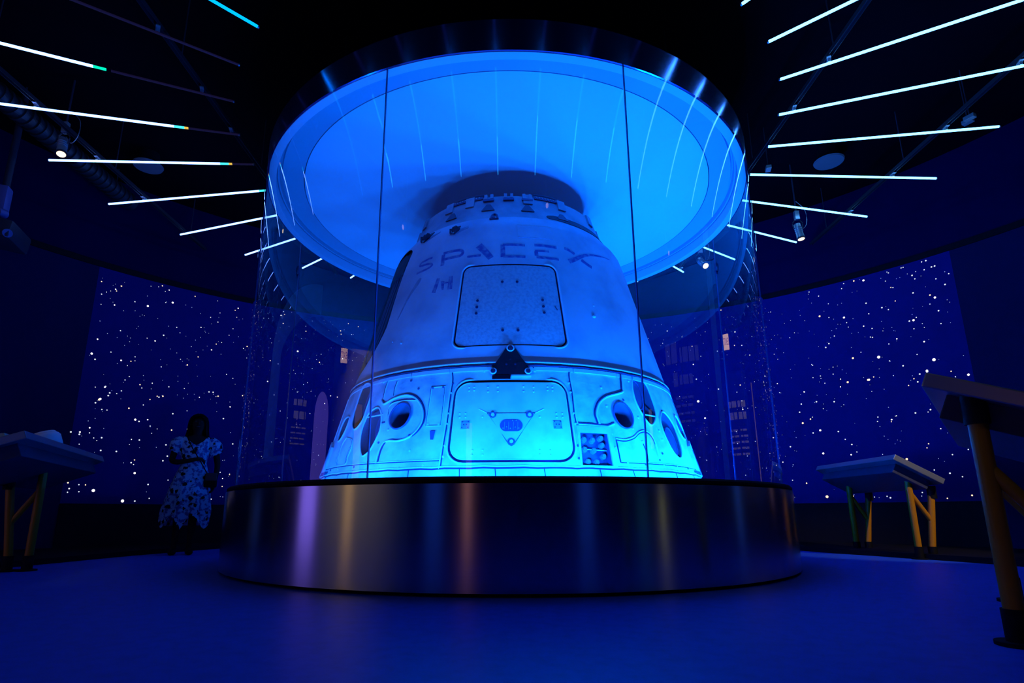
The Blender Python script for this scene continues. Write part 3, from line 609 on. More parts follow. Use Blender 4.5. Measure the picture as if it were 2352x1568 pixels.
for a, z in ((-.187, 3.352), (.178, 3.335), (-.56, 3.33), (.52, 3.29)):
    bm = patch([(a - .018, z + .045), (a + .018, z + .045), (a + .062, z - .035), (a - .062, z - .035)], -.004, .012, 1, smooth=False); part_child('ring_foot', bm, M_port, ring, False)
bm = BM()
seamline(bm, [(-.145, 3.175), (-.140, 3.225), (-.118, 3.248), (-.096, 3.225), (-.090, 3.175)], .009, .012); seamline(bm, [(-.155, 3.170), (-.080, 3.172)], .009, .010); disc(bm, -.125, 3.195, .014, 0, .02)
part('handhold', bm, M_gap)
for a, z, s in ((-.42, 3.07, 1.0), (-.72, 3.10, 1.25)):
    bm = BM()
    for k in range(5): box(bm, cp(a + (.012*k - .024)*s, z + .018*((k*7) % 3 - 1), .016), (.034*s, .03, .045*s), (.4*k, .3*k, .7*k), .004)
    q = patch([(a - .035*s, z + .05*s), (a + .03*s, z + .055*s), (a + .035*s, z - .02), (a, z - .055*s), (a - .03*s, z - .03)], -.004, .010, 1, smooth=False); me = bpy.data.meshes.new('t'); q.to_mesh(me); q.free(); bm.from_mesh(me); bpy.data.meshes.remove(me)
    cl = part('cable_anchor', bm, M_hard, False, label='ragged dark anchor point')
    bm = BM(); seamline(bm, [(a - .025*s, z - .02), (a, z - .052*s), (a + .02*s, z + .02)], .004, .022, smooth=False); part_child('anchor_wire', bm, M_bolt, cl)
    bm = patch([(a + .01, z - .05*s), (a + .03, z - .055*s), (a + .11*s, z + .0), (a + .105*s, z + .03), (a + .05*s, z + .005)], -.002, .003, 1, smooth=False); part_child('anchor_smear', bm, M_soot_shade, cl, False)
bm = patch([(.345, 3.255), (.36, 3.275), (.42, 3.29), (.56, 3.292), (.79, 3.295), (1.06, 3.31), (1.3, 3.31), (1.3, 3.24), (1.03, 3.225), (.79, 3.21), (.56, 3.215), (.42, 3.225), (.36, 3.225)], -.004, .006, 1, smooth=False)
part('side_slot', bm, M_trench, False, label='long dark slot under the ring')
bm = patch([(.0628, 3.058), (.325, 3.062), (.322, 2.915), (.0677, 2.915)], -.002, .006, 1, smooth=False); part('access_plate', bm, M_skin2, False)
bm = BM(); seamline(bm, [(.0628, 3.060), (.19, 3.062), (.325, 3.064)], .004, .006, smooth=False); part('plate_edge', bm, M_lip)
bm = BM(); seamline(bm, [(.0677, 2.912), (.19, 2.912), (.322, 2.912)], .004, .003, smooth=False); part('plate_shade_line', bm, M_soot_shade)  # dark rod in the soot colour paints the shade under the plate

# ------------------------------------------------------------ ceiling light tubes (34, radial), rails, lamps
TZ = 4.438
RAILX = (2.95, 4.73)
def outer(a):
    b = abs((a + 180) % 360 - 180)
    return 5.27 if b < 99 else max(4.15, 5.27 - .030 * (b - 99) * (1 if b < 130 else .9))
def side_words(a):
    b = (a + 180) % 360 - 180; s = 'left' if b < 0 else 'right'; c = abs(b)
    return s, c
LABELS = {
 0: 'blue-lit end of a ceiling tube at the top edge, left of the canopy', 33: 'unlit violet ceiling tube, highest at the upper left',
 32: 'ceiling light tube, white at its outer part and dark inward, with green tip', 31: 'long white ceiling tube above the left spotlight with a cyan and yellow tip',
 30: 'white ceiling tube just under the left spotlight, nearly level', 29: 'white ceiling tube rising toward the canopy, second below the left spotlight',
 28: 'short white ceiling tube low at the left of the glass cylinder', 27: 'very short white ceiling tube end beside the left glass edge',
 26: 'white ceiling tube piece seen through the left glass, under the canopy', 25: 'tiny white ceiling tube piece seen through the left glass, nearest the capsule',
 8: 'cyan ceiling tube just cut by the top edge of the picture', 9: 'steep cyan-white ceiling tube at the upper right, second from the canopy',
 10: 'long cyan-white ceiling tube running to the top right corner', 11: 'long cyan-white ceiling tube right of the canopy, third from the top right corner',
 12: 'cyan-white ceiling tube ending beside two small boxes on the right', 13: 'level cyan-white ceiling tube under the round ceiling speaker on the right',
 14: 'cyan-white ceiling tube sloping down just above the right spotlight', 15: 'short cyan-white ceiling tube left of the right spotlight',
 16: 'cyan-white ceiling tube piece seen through the right glass beside a hanging spotlight', 17: 'tiny cyan-white ceiling tube piece seen through the right glass, nearest the capsule'}
LIT_IN = {33: 99, 32: 4.12, 31: 3.59, 30: 3.33, 29: 3.14}
for k in range(34):
    a = -44.5 + 10.588 * k; b = (a + 180) % 360 - 180; ro = outer(a); ri = 2.955
    if abs(b) > 130: ri = 2.955
    e = empty('light_tube', (0, 0, TZ), R(b))        # local -y runs outward
    front = abs(b) < 38
    lit = M_lit_l if (b < -60 or b > 140) else M_lit_r
    if k == 0: lit = M_lit_b
    if -34 < b < -15: lit = M_lit_b
    li = LIT_IN.get(k, ri)
    rt = .0125
    if front:
        r1 = {True: 4.55, False: 4.2}[b < 0]; r2 = 3.55
        bm = BM(); cyl(bm, (0, -r1, 0), (0, -ro, 0), rt, seg=14); obj('lit_section', bm, M_front, e, True)
        bm = BM(); cyl(bm, (0, -r2, 0), (0, -r1, 0), rt, seg=14); obj('fading_section', bm, M_front2, e, True)
        bm = BM(); cyl(bm, (0, -ri, 0), (0, -r2, 0), rt, seg=14); obj('dark_section', bm, M_dimtube, e, True)
    elif li < 90:
        bm = BM(); cyl(bm, (0, -max(li, ri), 0), (0, -ro, 0), rt, seg=14); obj('lit_section', bm, lit, e, True)
    if k in LIT_IN:
        t0 = li if li < 90 else ro
        if li < 90:
            bm = BM(); cyl(bm, (0, -li + .001, 0), (0, -li + .10, 0), rt*.97, seg=14); obj('tip_section', bm, M_tip_c if k in (30, 31, 29) else M_tip_g, e, True)
            if k in (30, 31):
                bm = BM(); cyl(bm, (0, -li + .10, 0), (0, -li + .135, 0), rt*.95, seg=14); obj('yellow_section', bm, glow('tube_tip_yellow', (1, .62, .08), .9, False), e, True)
            t0 = li - .14
        if t0 > ri:
            bm = BM(); cyl(bm, (0, -ri, 0), (0, -t0, 0), rt*.9, seg=14); obj('dark_section', bm, M_dimtube, e, True)
    for y in (-ri + .0, -ro):
        bm = BM(); s = 1 if y > -3.2 else -1; cyl(bm, (0, y, 0), (0, y + s*.012, 0), rt*1.12, seg=14); obj('end_cap', bm, M_metal, e)
    # brackets where the tube crosses the rails
    sa = abs(sin(R(b))); crossed = 0
    for X in RAILX:
        r = X / sa if sa > .05 else 99
        if ri + .03 < r < ro - .05:
            crossed += 1
            bm = BM(); box(bm, (0, -r, .030), (.018, .020, .030)); box(bm, (0, -r, .050), (.075, .035, .012), bev=.002); obj('bracket', bm, M_metal, e)
    if not crossed or abs(b) < 38 or abs(b) > 140:
        for r in (3.2, ro - .35):
            bm = BM(); cyl(bm, (0, -r, rt), (0, -r, CEIL - TZ), .0045, seg=8); obj('hanger', bm, M_black, e)
    if k in LABELS: tag(e, LABELS[k], 'light tube', 'radial ceiling light tubes')
    elif abs(b) < 40: tag(e, 'cyan ceiling tube over the viewpoint, %s from the left, mirrored as a thin streak' % ORD[round((b + 33.9)/10.588)], 'light tube', 'radial ceiling light tubes')
    else: tag(e, 'light tube hidden behind the canopy, %s counting from the left' % ORD[k - 18 if False else 24 - k], 'light tube', 'radial ceiling light tubes')
for X, w_ in ((-4.73, 'outer rail over the left light tubes'), (-2.95, 'inner rail over the left light tubes'), (2.95, 'inner rail over the right light tubes'), (4.73, 'outer rail over the right light tubes')):
    e = empty('ceiling_rail', (X, 0, TZ + .078)); y0 = -8.2 if abs(X) < 4 else -7.2; y1 = 3.2 if abs(X) < 4 else 2.2
    bm = BM()
    for s in (-1, 1): box(bm, (s*.019, (y0+y1)/2, 0), (.004, y1-y0, .041))
    box(bm, (0, (y0+y1)/2, .0185), (.034, y1-y0, .004)); obj('channel', bm, M_rail, e)
    for y in (-5.5, -3.4, -1.7, .05, 1.75):
        bm = BM(); cyl(bm, (0, y, .02), (0, y, CEIL - TZ - .078), .006, seg=8); obj('hanger_rod', bm, M_hard, e)
    tag(e, 'thin grey metal ' + w_, 'rail', 'rails over the light tubes')

def spotlight(loc, aim, watts, label, top=CEIL):
    p = Vector(loc); e = empty('hanging_spotlight', p); d = (Vector(aim) - p).normalized(); q = d.to_track_quat('-Z', 'Y').to_matrix().to_4x4()
    bm = BM(); cyl(bm, (0, 0, .075), (0, 0, .22), .045, .042, 24); cyl(bm, (0, 0, .01), (0, 0, .075), .050, .046, 24)
    for k in range(3): cyl(bm, (0, 0, .10 + .03*k), (0, 0, .106 + .03*k), .050, seg=24)
    bm.transform(q); obj('lamp_body', bm, M_metal, e, True)
    bm = BM(); cyl(bm, (0, 0, -.010), (0, 0, .012), .056, .052, 28); bm.transform(q); obj('lamp_ring', bm, M_hard, e, True)
    bm = BM(); cyl(bm, (0, 0, -.012), (0, 0, -.010), .042, seg=24); bm.transform(q); obj('lens', bm, M_lens, e)
    j = (q @ Vector((0, 0, .15, 1))).to_3d() if False else q.to_3x3() @ Vector((0, 0, .15))
    bm = BM(); tube(bm, smoothpts([j + Vector((-.055, 0, 0)), j + Vector((-.065, 0, .09)), j + Vector((0, 0, .14)), j + Vector((.065, 0, .09)), j + Vector((.055, 0, 0))], 4), .007, 8); obj('yoke', bm, M_hard, e, True)
    bm = BM(); box(bm, j + Vector((0, 0, .20)), (.06, .05, .13), bev=.006); obj('driver_box', bm, M_metal, e)
    bm = BM(); cyl(bm, j + Vector((0, 0, .13)), (j.x, j.y, top - p.z), .010, seg=10); obj('stem', bm, M_hard, e)
    bm = BM(); tube(bm, smoothpts([j + Vector((.01, .02, .1)), j + Vector((.08, .02, .02)), j + Vector((.14, .02, .12)), j + Vector((.13, .02, .30)), j + Vector((.02, .01, .42))], 5), .004, 6); obj('cable', bm, M_metal, e, True)
    if watts:
        L = bpy.data.lights.new('spot_glow', 'SPOT'); L.energy = watts; L.color = (1, .80, .55); L.spot_size = R(22); L.spot_blend = .5; L.shadow_soft_size = .04
        lo = bpy.data.objects.new('spot_glow', L); COL.objects.link(lo); lo.parent = e; lo.matrix_local = Matrix.Translation(d*.03) @ q
    return tag(e, label, 'spotlight', 'warm ceiling spotlights')
spotlight((-4.79, -.68, 4.25), (-4.0, -1.4, 1.1), 10, 'warm glowing spotlight hanging just above a white tube on the left')
spotlight((3.99, 1.12, 4.07), (4.25, .8, .9), 10, 'blue-lit spotlight with warm lens hanging right of the glass cylinder')
spotlight((2.93, 1.82, 4.00), (3.6, -1.5, .5), 0, 'small spotlight with glowing lens seen through the glass right of the capsule')
spotlight((1.2, -5.6, 4.3), (1.35, -3.2, 0), 10, 'spotlight behind the viewpoint that streaks the right floor')
spotlight((5.4, -3.9, 4.3), (4.32, .75, .35), 700, 'added unseen spotlight behind the viewpoint that warms the orange legs of the right table')  # added out of view to brighten the table's orange legs
spotlight((-3.2, -5.2, 4.3), (-3.9, -2.2, .95), 3, 'spotlight behind the viewpoint over the left exhibit table')

for x, y, w_ in ((-4.8, .71, 'left'), (4.31, .79, 'right')):
    e = empty('ceiling_speaker', (x, y, 5.0)); bm = BM(); cyl(bm, (0, 0, 0), (0, 0, .02), .175, .185, 40); obj('grille', bm, mat('speaker_white', (.10, .11, .14), .6), e, True)
    bm = BM(); cyl(bm, (0, 0, .02), (0, 0, .20), .14, .12, 32); obj('can', bm, M_black, e, True)
    tag(e, 'pale round ceiling speaker above the %s light tubes' % w_, 'speaker', 'round ceiling speakers')
# ribbed duct among the tubes at the left
e = empty('air_duct', (-5.45, .55, 4.86)); bm = BM()
cyl(bm, (0, -1.5, 0), (0, .85, 0), .105, seg=32)
for k in range(24): cyl(bm, (0, -1.45 + .095*k, 0), (0, -1.42 + .095*k, 0), .125, seg=32)
obj('ribbed_sleeve', bm, mat('duct_silver', (.035, .04, .05), .4, metal=.3), e, False)
for y in (-1.1, .5):
    bm = BM(); cyl(bm, (0, y, .1), (0, y, CEIL - 4.86), .008, seg=8); obj('strap', bm, M_hard, e)
tag(e, 'ribbed silver air duct above the left light tubes', 'duct')
for x, y, z, l in ((3.26, .32, 4.62, 'small flat metal box over the level right light tube'), (5.0, -.62, 4.60, 'small tilted box over the outer end of a right light tube'), (5.08, -.50, 4.64, 'second small tilted box beside the outer end of a right light tube')):
    e = empty('junction_box', (x, y, z)); bm = BM(); box(bm, (0, 0, 0), (.10, .06, .045), (0, 0, .4*x), .004); obj('body', bm, M_metal, e)
    bm = BM(); cyl(bm, (0, 0, .02), (0, 0, CEIL - z), .006, seg=8); obj('rod', bm, M_hard, e); tag(e, l, 'metal box', 'small boxes over the light tubes')
# projector at the left edge
e = empty('ceiling_projector', (-5.55, -.42, 3.45))
bm = BM(); box(bm, (0, 0, 0), (.42, .50, .20), (0, .12, .35), .03); obj('housing', bm, M_hard, e, True)
bm = BM(); box(bm, (-.02, 0, .40), (.10, .14, .32), (0, 0, .35), .02); obj('mount', bm, mat('mount_blue', (.12, .12, .35), .5), e, True)
bm = BM(); cyl(bm, (-.02, 0, .5), (-.02, 0, CEIL - 3.45), .035, seg=16); obj('mount_pole', bm, M_hard, e, True)
bm = BM(); cyl(bm, (.05, -.12, .20), (.05, -.02, .22), .05, seg=20); obj('adjusting_knob', bm, mat('mount_blue', (.12, .12, .35), .5), e, True)
bm = BM(); cyl(bm, (.20, -.12, -.06), (.26, -.16, -.08), .045, seg=20); obj('lens_barrel', bm, mat('mount_blue', (.12, .12, .35), .5), e, True)
tag(e, 'dark projector on a ceiling mount at the left edge', 'projector')

# ------------------------------------------------------------ exhibit tables
def table(loc, rz_, L, Wd, zh, zl, frames, label, y0=.19, legs=None, flip=False):
    """local x along the high edge, local y toward the low edge; origin under the near end of the high edge"""
    e = empty('exhibit_table', loc, rz_); sy = -1 if flip else 1
    ang = atan2(zl - zh, Wd); ln = hypot(Wd, zh - zl)
    T = Matrix.Translation((0, 0, zh)) @ Matrix.Rotation(sy*ang, 4, 'X')
    bm = BM(); box(bm, (L/2, sy*ln/2, -.030), (L, ln, .06), bev=.006); bm.transform(T); obj('table_top', bm, M_top, e)
    bm = BM(); box(bm, (L/2, sy*ln/2, -.1), (L - .16, ln - .16, .12), bev=.006); bm.transform(T); obj('apron_box', bm, mat('table_box', (.03, .035, .08), .5, spec=.4), e)
    for fx in frames:
        y1 = y0 + .14; t1 = y0 + .23; z0 = zh - .12; z1 = zh + (zl - zh)*t1/Wd - .12
        for (ya, yb, zt) in ((y0, y0, z0), (y1, t1, z1)):
            bm = BM(); cyl(bm, (fx, sy*ya, .10), (fx, sy*yb, zt), .032, seg=20); lg = obj('leg', bm, M_orange, e, True)
            bm = BM(); cyl(bm, (fx, sy*ya, .012), (fx, sy*ya, .125), .040, seg=20); obj('foot_sleeve', bm, M_black, lg, True)
            bm = BM(); cyl(bm, (fx, sy*ya, 0), (fx, sy*ya, .014), .075, seg=24); obj('foot_plate', bm, M_black, lg, True)
            bm = BM(); cyl(bm, (fx, sy*yb, zt - .10), (fx, sy*yb, zt + .03), .042, seg=20); obj('leg_socket', bm, M_black, lg, True)
        bm = BM(); cyl(bm, (fx, sy*y0, z0 - .26), (fx, sy*(y1 + .05), .36), .024, seg=16); obj('brace', bm, M_orange, e, True)
    return tag(e, label, 'exhibit table', 'sloping exhibit tables on orange legs')
# right, standing by the glass: the high edge runs straight back
t1 = table((4.03, -.02, 0), R(90), 1.55, .47, 1.055, .80, (.16, 1.24), 'sloping steel exhibit table on orange legs right of the plinth', flip=True)
t2 = table((1.70, -3.80, 0), R(50.5), 1.5, .55, 1.02, .79, (.06, 1.43), 'large exhibit table cut off by the right edge, nearest the viewer', y0=.13, flip=True)
t3 = table((-3.48, -2.02, 0), R(111.5), 2.08, .60, 1.055, .82, (.12, 1.12), 'dark exhibit table cut off by the left edge', flip=False)
# flat white container and a sloping plate on the left table
Tm = Matrix.Translation((-3.48, -2.02, 1.055)) @ Matrix.Rotation(R(111.5), 4, 'Z') @ Matrix.Rotation(atan2(.82 - 1.055, .60), 4, 'X')
e = empty('covered_dish', Tm @ Vector((.92, .14, .0))); e.rotation_euler = (Tm.to_euler())
bm = BM(); lathe(bm, [(.001, 0), (.105, 0), (.118, .03), (.120, .105), (.108, .125), (.001, .125)], 40, closed=False); obj('bowl', bm, M_white, e, True)
bm = BM(); lathe(bm, [(.001, .125), (.095, .125), (.098, .133), (.090, .147), (.001, .150)], 40, closed=False); obj('lid', bm, M_white, e, True)
tag(e, 'flat round white covered dish on the left exhibit table', 'dish')
e = empty('reading_plate', Tm @ Vector((.16, .28, .0))); e.rotation_euler = Tm.to_euler()
bm = BM(); box(bm, (0, .02, .018), (.22, .34, .034), bev=.01); obj('plate', bm, mat('pale_green_plate', (.42, .5, .45), .5), e); 
bm = BM(); box(bm, (0, .02, .037), (.19, .30, .004)); obj('print_area', bm, mat('pale_green_print', (.55, .6, .52), .5), e); tag(e, 'pale greenish information plate at the left edge of the left table', 'plate')
e = empty('reading_plate', (Matrix.Translation((4.03, -.02, 1.055)) @ Matrix.Rotation(R(90), 4, 'Z') @ Matrix.Rotation(-atan2(.80 - 1.055, .47), 4, 'X')) @ Vector((.62, -.24, 0)))
e.rotation_euler = (Matrix.Rotation(R(90), 4, 'Z') @ Matrix.Rotation(-atan2(.80 - 1.055, .47), 4, 'X')).to_euler()
bm = BM(); box(bm, (0, 0, .009), (.85, .36, .016), bev=.004); obj('plate', bm, mat('pale_plate', (.6, .6, .62), .4), e)
bm = BM(); box(bm, (0, 0, .018), (.78, .30, .003)); obj('print_area', bm, mat('print_grey', (.35, .38, .45), .4), e); tag(e, 'thin pale plate on top of the right exhibit table', 'plate')

# ------------------------------------------------------------ the room behind the viewpoint (mirrored in glass and metal)
def fpos(a, z, r=WR):      # a from -y about the room centre, positive to +x
    return Vector((WC[0] + r*sin(R(a)), WC[1] - r*cos(R(a)), z))
def wall_panel(name, a, z0, z1, w_, m, label, cat, bars=(), barm=None, frame=True, r=WR - .27, head=False):
    p = fpos(a, 0, r); e = empty(name, p, R(a) + pi); h = z1 - z0
    bm = BM(); box(bm, (0, .03, (z0+z1)/2), (w_, .05, h), bev=.004); obj('panel', bm, M_hard, e)
    bm = BM()
    if head:
        n = 20; pts = [(-w_/2+.02, z0+.02), (w_/2-.02, z0+.02)] + [((w_/2-.02)*cos(pi*k/n), z1 - .02 - w_/2 + (w_/2-.02)*sin(pi*k/n)) for k in range(n+1)]
        bm.faces.new([bm.verts.new((x, .004, z)) for x, z in pts]); g = bmesh.ops.extrude_face_region(bm, geom=bm.faces[:]); bmesh.ops.translate(bm, vec=(0, -.008, 0), verts=[v for v in g['geom'] if isinstance(v, bmesh.types.BMVert)])
    else: box(bm, (0, 0, (z0+z1)/2), (w_ - .04, .008, h - .04))
    obj('face', bm, m, e)
    if bars:
        bm = BM()
        for x0, x1, zc_, hh in bars:
            n = max(1, int((x1 - x0)/.05))
            for k in range(n):
                if (k*5 + int(zc_*100)) % 7 == 0: continue
                xx = x0 + (x1-x0)*(k+.5)/n; box(bm, (xx, -.010, zc_), ((x1-x0)/n*.72, .006, hh))
        tag(obj('text_lines', bm, barm, e), None, None, kind='stuff')
    if not cat: cat = 'panel'
    return tag(e, label, cat)
g_text = glow('backlit_text', (.95, .80, .62), .38, False); g_text2 = glow('backlit_text_blue', (.45, .55, .65), .28, False)
panel_dark = mat('panel_navy', (.02, .025, .08), .4)
wall_panel('text_panel', -95, .9, 2.75, 1.5, panel_dark, 'tall dark text panel mirrored in the glass left of the capsule', 'text panel',
    [(-.45, .35, 2.18, .10), (-.45, .35, 1.98, .12)] + [(-.5, .4, 1.78 - .085*k, .022) for k in range(4)], g_text)
wall_panel('text_panel', 105.5, .6, 2.6, 1.7, panel_dark, 'tall text panel with two columns of lines mirrored in the right glass', 'text panel',
    [(-.62, -.08, 2.08, .10), (.02, .52, 2.08, .10), (-.62, -.08, 1.90, .11), (.02, .52, 1.90, .11)] + [(x, x+.5, 1.68 - .09*k, .03) for k in range(5) for x in (-.6, .02)], g_text)
wall_panel('text_panel', 80, 1.0, 3.45, 2.3, panel_dark, 'wide dim headline panel mirrored in the glass right of the capsule', 'text panel',
    [(.25, .95, 3.08, .36), (-.95, .15, 3.02, .26), (.35, .6, 2.62, .24), (-.5, .25, 2.60, .16)] + [(-.45, .55, 2.3 - .13*k, .04) for k in range(4)], g_text2)
wall_panel('light_box', -83.5, .02, 2.45, .85, glow('violet_face', (.24, .16, 1.0), 1.6), 'arched violet-blue light box mirrored left of the capsule', 'light box', head=True)
wall_panel('light_box', -66, .02, 2.3, .42, glow('tan_face', (1.0, .62, .25), .7), 'narrow amber light box by the tan partition', 'light box')
wall_panel('light_box', -16.5, .05, 2.1, .34, glow('rose_face', (1.0, .42, .38), .55), 'narrow rose light box straight behind the viewpoint', 'light box')
wall_panel('light_box', 63.5, .05, 2.2, .14, glow('lime_face', (.75, .8, .30), .8), 'thin yellow-green light strip behind the viewpoint', 'light box')
wall_panel('light_box', -30, .05, 2.2, .8, glow('blue_face', (.02, .10, .9), .34), 'dim blue light box behind the viewpoint, left of centre', 'light box')
wall_panel('light_box', 32, .05, 2.2, .7, glow('blue_face', (.02, .10, .9), .34), 'dim blue light box behind the viewpoint, right of centre', 'light box')
wall_panel('light_box', 116, .6, 2.4, .12, glow('rosy_strip', (1.0, .6, .7), .22), 'thin rosy light strip mirrored at the right glass edge', 'light box')
wall_panel('light_box', 55, .05, 2.0, .55, glow('teal_face', (.03, .28, .45), .14), 'dim teal light box behind the viewpoint on the right', 'light box')
# tan partition, with an unseen lamp added to brighten it
bm = BM(); lathe(bm, [(WR - .06, .0), (WR - .06, 3.3), (WR - .02, 3.3), (WR - .02, .0)], 24, R(-78.5), R(-40), WC)
o = obj('exhibit_partition', bm, mat('tan_wall', (.42, .36, .28), .8), smooth=True); tag(o, 'tan curved partition behind the viewpoint on the left', 'partition')
L = bpy.data.lights.new('added_washer_glow', 'SPOT'); L.spot_size = R(75); L.spot_blend = .8; L.shadow_soft_size = .1; L.energy = 380; L.color = (.95, .92, .74)
e = empty('added_washer', fpos(-66, 4.3, 5.6)); bm = BM(); box(bm, (0, 0, .05), (.35, .12, .08), (0, 0, R(-66)), .01); obj('housing', bm, M_hard, e)
bm = BM(); cyl(bm, (0, 0, .09), (0, 0, CEIL - 4.3), .01, seg=10); obj('stem', bm, M_hard, e)
lo = bpy.data.objects.new('added_washer_glow', L); COL.objects.link(lo); lo.parent = e; d = (fpos(-64, 1.9) - fpos(-66, 4.3, 5.6)); lo.rotation_euler = d.to_track_quat('-Z', 'Y').to_euler()
tag(e, 'added unseen ceiling lamp brightening the tan partition', 'lamp')
# exit signs
def exit_sign(a, z, label):
    e = empty('exit_sign', fpos(a, z, WR - .20), R(a) + pi)
    bm = BM(); box(bm, (0, .02, 0), (.42, .04, .30), bev=.006); obj('case', bm, M_hard, e)
    bm = BM(); box(bm, (0, -.004, 0), (.38, .006, .26)); obj('face', bm, glow('exit_face', (1.0, .60, .36), 4.0, False), e)
    cu = bpy.data.curves.new('exit_text', 'FONT'); cu.body = 'EXIT'; cu.size = .17; cu.extrude = .002; cu.align_x = 'CENTER'; cu.align_y = 'CENTER'
    to = bpy.data.objects.new('tmp', cu); COL.objects.link(to); dg = bpy.context.evaluated_depsgraph_get(); me = bpy.data.meshes.new_from_object(to.evaluated_get(dg)); bpy.data.objects.remove(to)
    me.materials.clear(); me.materials.append(glow('exit_red', (.8, .10, .04), .9, False)); o = bpy.data.objects.new('exit_letters', me); o.location = (0, -.010, 0); o.rotation_euler = (R(90), 0, 0); link(o, e)
    bm = BM(); cyl(bm, (0, .02, .15), (0, .02, .45), .008, seg=8); box(bm, (0, .04, .45), (.1, .06, .05)); obj('bracket', bm, M_hard, e)
    return tag(e, label, 'exit sign', 'lit exit signs')
exit_sign(-74.3, 3.1, 'glowing exit sign mirrored in the glass left of the capsule')
exit_sign(103, 3.1, 'glowing exit sign mirrored in the glass right of the capsule')
# big pale arch on the left wall, pale post on the right wall
bm = BM(); P = []
for k in range(25):
    t = k/24
    if t < .45: P.append((-113 , .05 + t/.45*2.9, 1))
    else:
        s = (t - .45)/.55; P.append((-113 + 26*(1 - cos(s*pi/2)), 2.95 + 1.35*sin(s*pi/2), 1))
rows = []
for i, (a, z, q) in enumerate(P):
    a1, z1 = (P[i+1][0], P[i+1][1]) if i < 24 else (a + 2, z); a0, z0 = (P[i-1][0], P[i-1][1]) if i else (a, z - .2)
    dx, dz = (a1 - a0)*R(1)*WR, z1 - z0; l = hypot(dx, dz); nx, nz = dz/l, -dx/l; wd = .80 - .25*(i/24)
    rows.append([bm.verts.new(fpos(a + s*nx*wd/WR/R(1), z + s*nz*wd, rr_)) for s, rr_ in ((0, WR-.02), (0, WR-.10), (1, WR-.10), (1, WR-.02))])
for A_, B_ in zip(rows, rows[1:]):
    for k in range(4): bm.faces.new((A_[k], A_[(k+1) % 4], B_[(k+1) % 4], B_[k]))
bm.faces.new(rows[0]); bm.faces.new(list(reversed(rows[-1])))
tag(obj('trim_2', bm, mat('arch_pale', (.92, .95, .98), .7)), 'pale arch surround on the left wall', None, kind='structure')
bm = BM(); p = fpos(97, 0, WR - .12); box(bm, (0, 0, 2.6), (.34, .10, 5.19), (0, 0, R(97))); bm.transform(Matrix.Translation((p.x, p.y, 0)))
tag(obj('trim_3', bm, mat('arch_pale', (.92, .95, .98), .7)), 'pale vertical post on the right wall', None, kind='structure')

# ------------------------------------------------------------ the woman at the left
def skinned(name, chains, m, parent, sub=2):
    """chains: lists of (point, radius); equal points are welded; the first point is the root"""
    bm = BM(); lay = bm.verts.layers.skin.verify(); V = {}
    def vert(p, r):
        k = tuple(round(c, 4) for c in p)
        if k not in V: V[k] = bm.verts.new(p); V[k][lay].radius = (r, r) if not isinstance(r, tuple) else r; V[k][lay].use_root = len(V) == 1
        return V[k]
    for c in chains:
        vs = [vert(p, r) for p, r in c]
        for a, b in zip(vs, vs[1:]):
            if not bm.edges.get((a, b)): bm.edges.new((a, b))
    me = bpy.data.meshes.new(name); bm.to_mesh(me); bm.free(); o = bpy.data.objects.new(name, me); link(o, parent)
    me.materials.append(m)
    o.modifiers.new('s', 'SKIN'); s = o.modifiers.new('u', 'SUBSURF'); s.levels = sub; s.render_levels = sub
    dg = bpy.context.evaluated_depsgraph_get(); dg.update(); n = bpy.data.meshes.new_from_object(o.evaluated_get(dg)); o.modifiers.clear(); o.data = n
    for p in n.polygons: p.use_smooth = True
    return o
def pattern_cloth():
    m = mat('floral_cloth', (.48, .78, 1.0), .8, spec=.1); nt = m.node_tree; b = nt.nodes['Principled BSDF']
    tc = nt.nodes.new('ShaderNodeTexCoord'); vo = nt.nodes.new('ShaderNodeTexVoronoi'); vo.inputs['Scale'].default_value = 13
    nz = nt.nodes.new('ShaderNodeTexNoise'); nz.inputs['Scale'].default_value = 22; mp = nt.nodes.new('ShaderNodeMix'); mp.data_type = 'RGBA'; mp.inputs[0].default_value = .06
    nt.links.new(tc.outputs['Object'], nz.inputs['Vector']); nt.links.new(tc.outputs['Object'], mp.inputs[6]); nt.links.new(nz.outputs['Color'], mp.inputs[7]); nt.links.new(mp.outputs[2], vo.inputs['Vector'])
    r = nt.nodes.new('ShaderNodeMapRange'); r.inputs[1].default_value = .27; r.inputs[2].default_value = .33; nt.links.new(vo.outputs['Distance'], r.inputs[0])
    n2 = nt.nodes.new('ShaderNodeTexNoise'); n2.inputs['Scale'].default_value = 24; n2.inputs['Detail'].default_value = 4; nt.links.new(tc.outputs['Object'], n2.inputs['Vector'])
    r2 = nt.nodes.new('ShaderNodeMapRange'); r2.inputs[1].default_value = .50; r2.inputs[2].default_value = .58; nt.links.new(n2.outputs['Fac'], r2.inputs[0])
    x1 = nt.nodes.new('ShaderNodeMix'); x1.data_type = 'RGBA'; x1.inputs[6].default_value = (.48, .78, 1.0, 1); x1.inputs[7].default_value = (.08, .16, .50, 1); nt.links.new(r2.outputs[0], x1.inputs[0])
    x2 = nt.nodes.new('ShaderNodeMix'); x2.data_type = 'RGBA'; x2.inputs[6].default_value = (.012, .012, .03, 1); nt.links.new(r.outputs[0], x2.inputs[0]); nt.links.new(x1.outputs[2], x2.inputs[7])
    nt.links.new(x2.outputs[2], b.inputs['Base Color']); return m
M_cloth = pattern_cloth(); M_skinp = mat('dark_skin', (.022, .012, .010), .65, spec=.12); M_hair = mat('dark_hair', (.004, .004, .005), .6, spec=.1)
PX, PY = -3.83, .95
per = empty('person', (PX, PY, 0), R(27)); tag(per, 'woman with long dark hair in a pale floral dress standing before the stars', 'person')
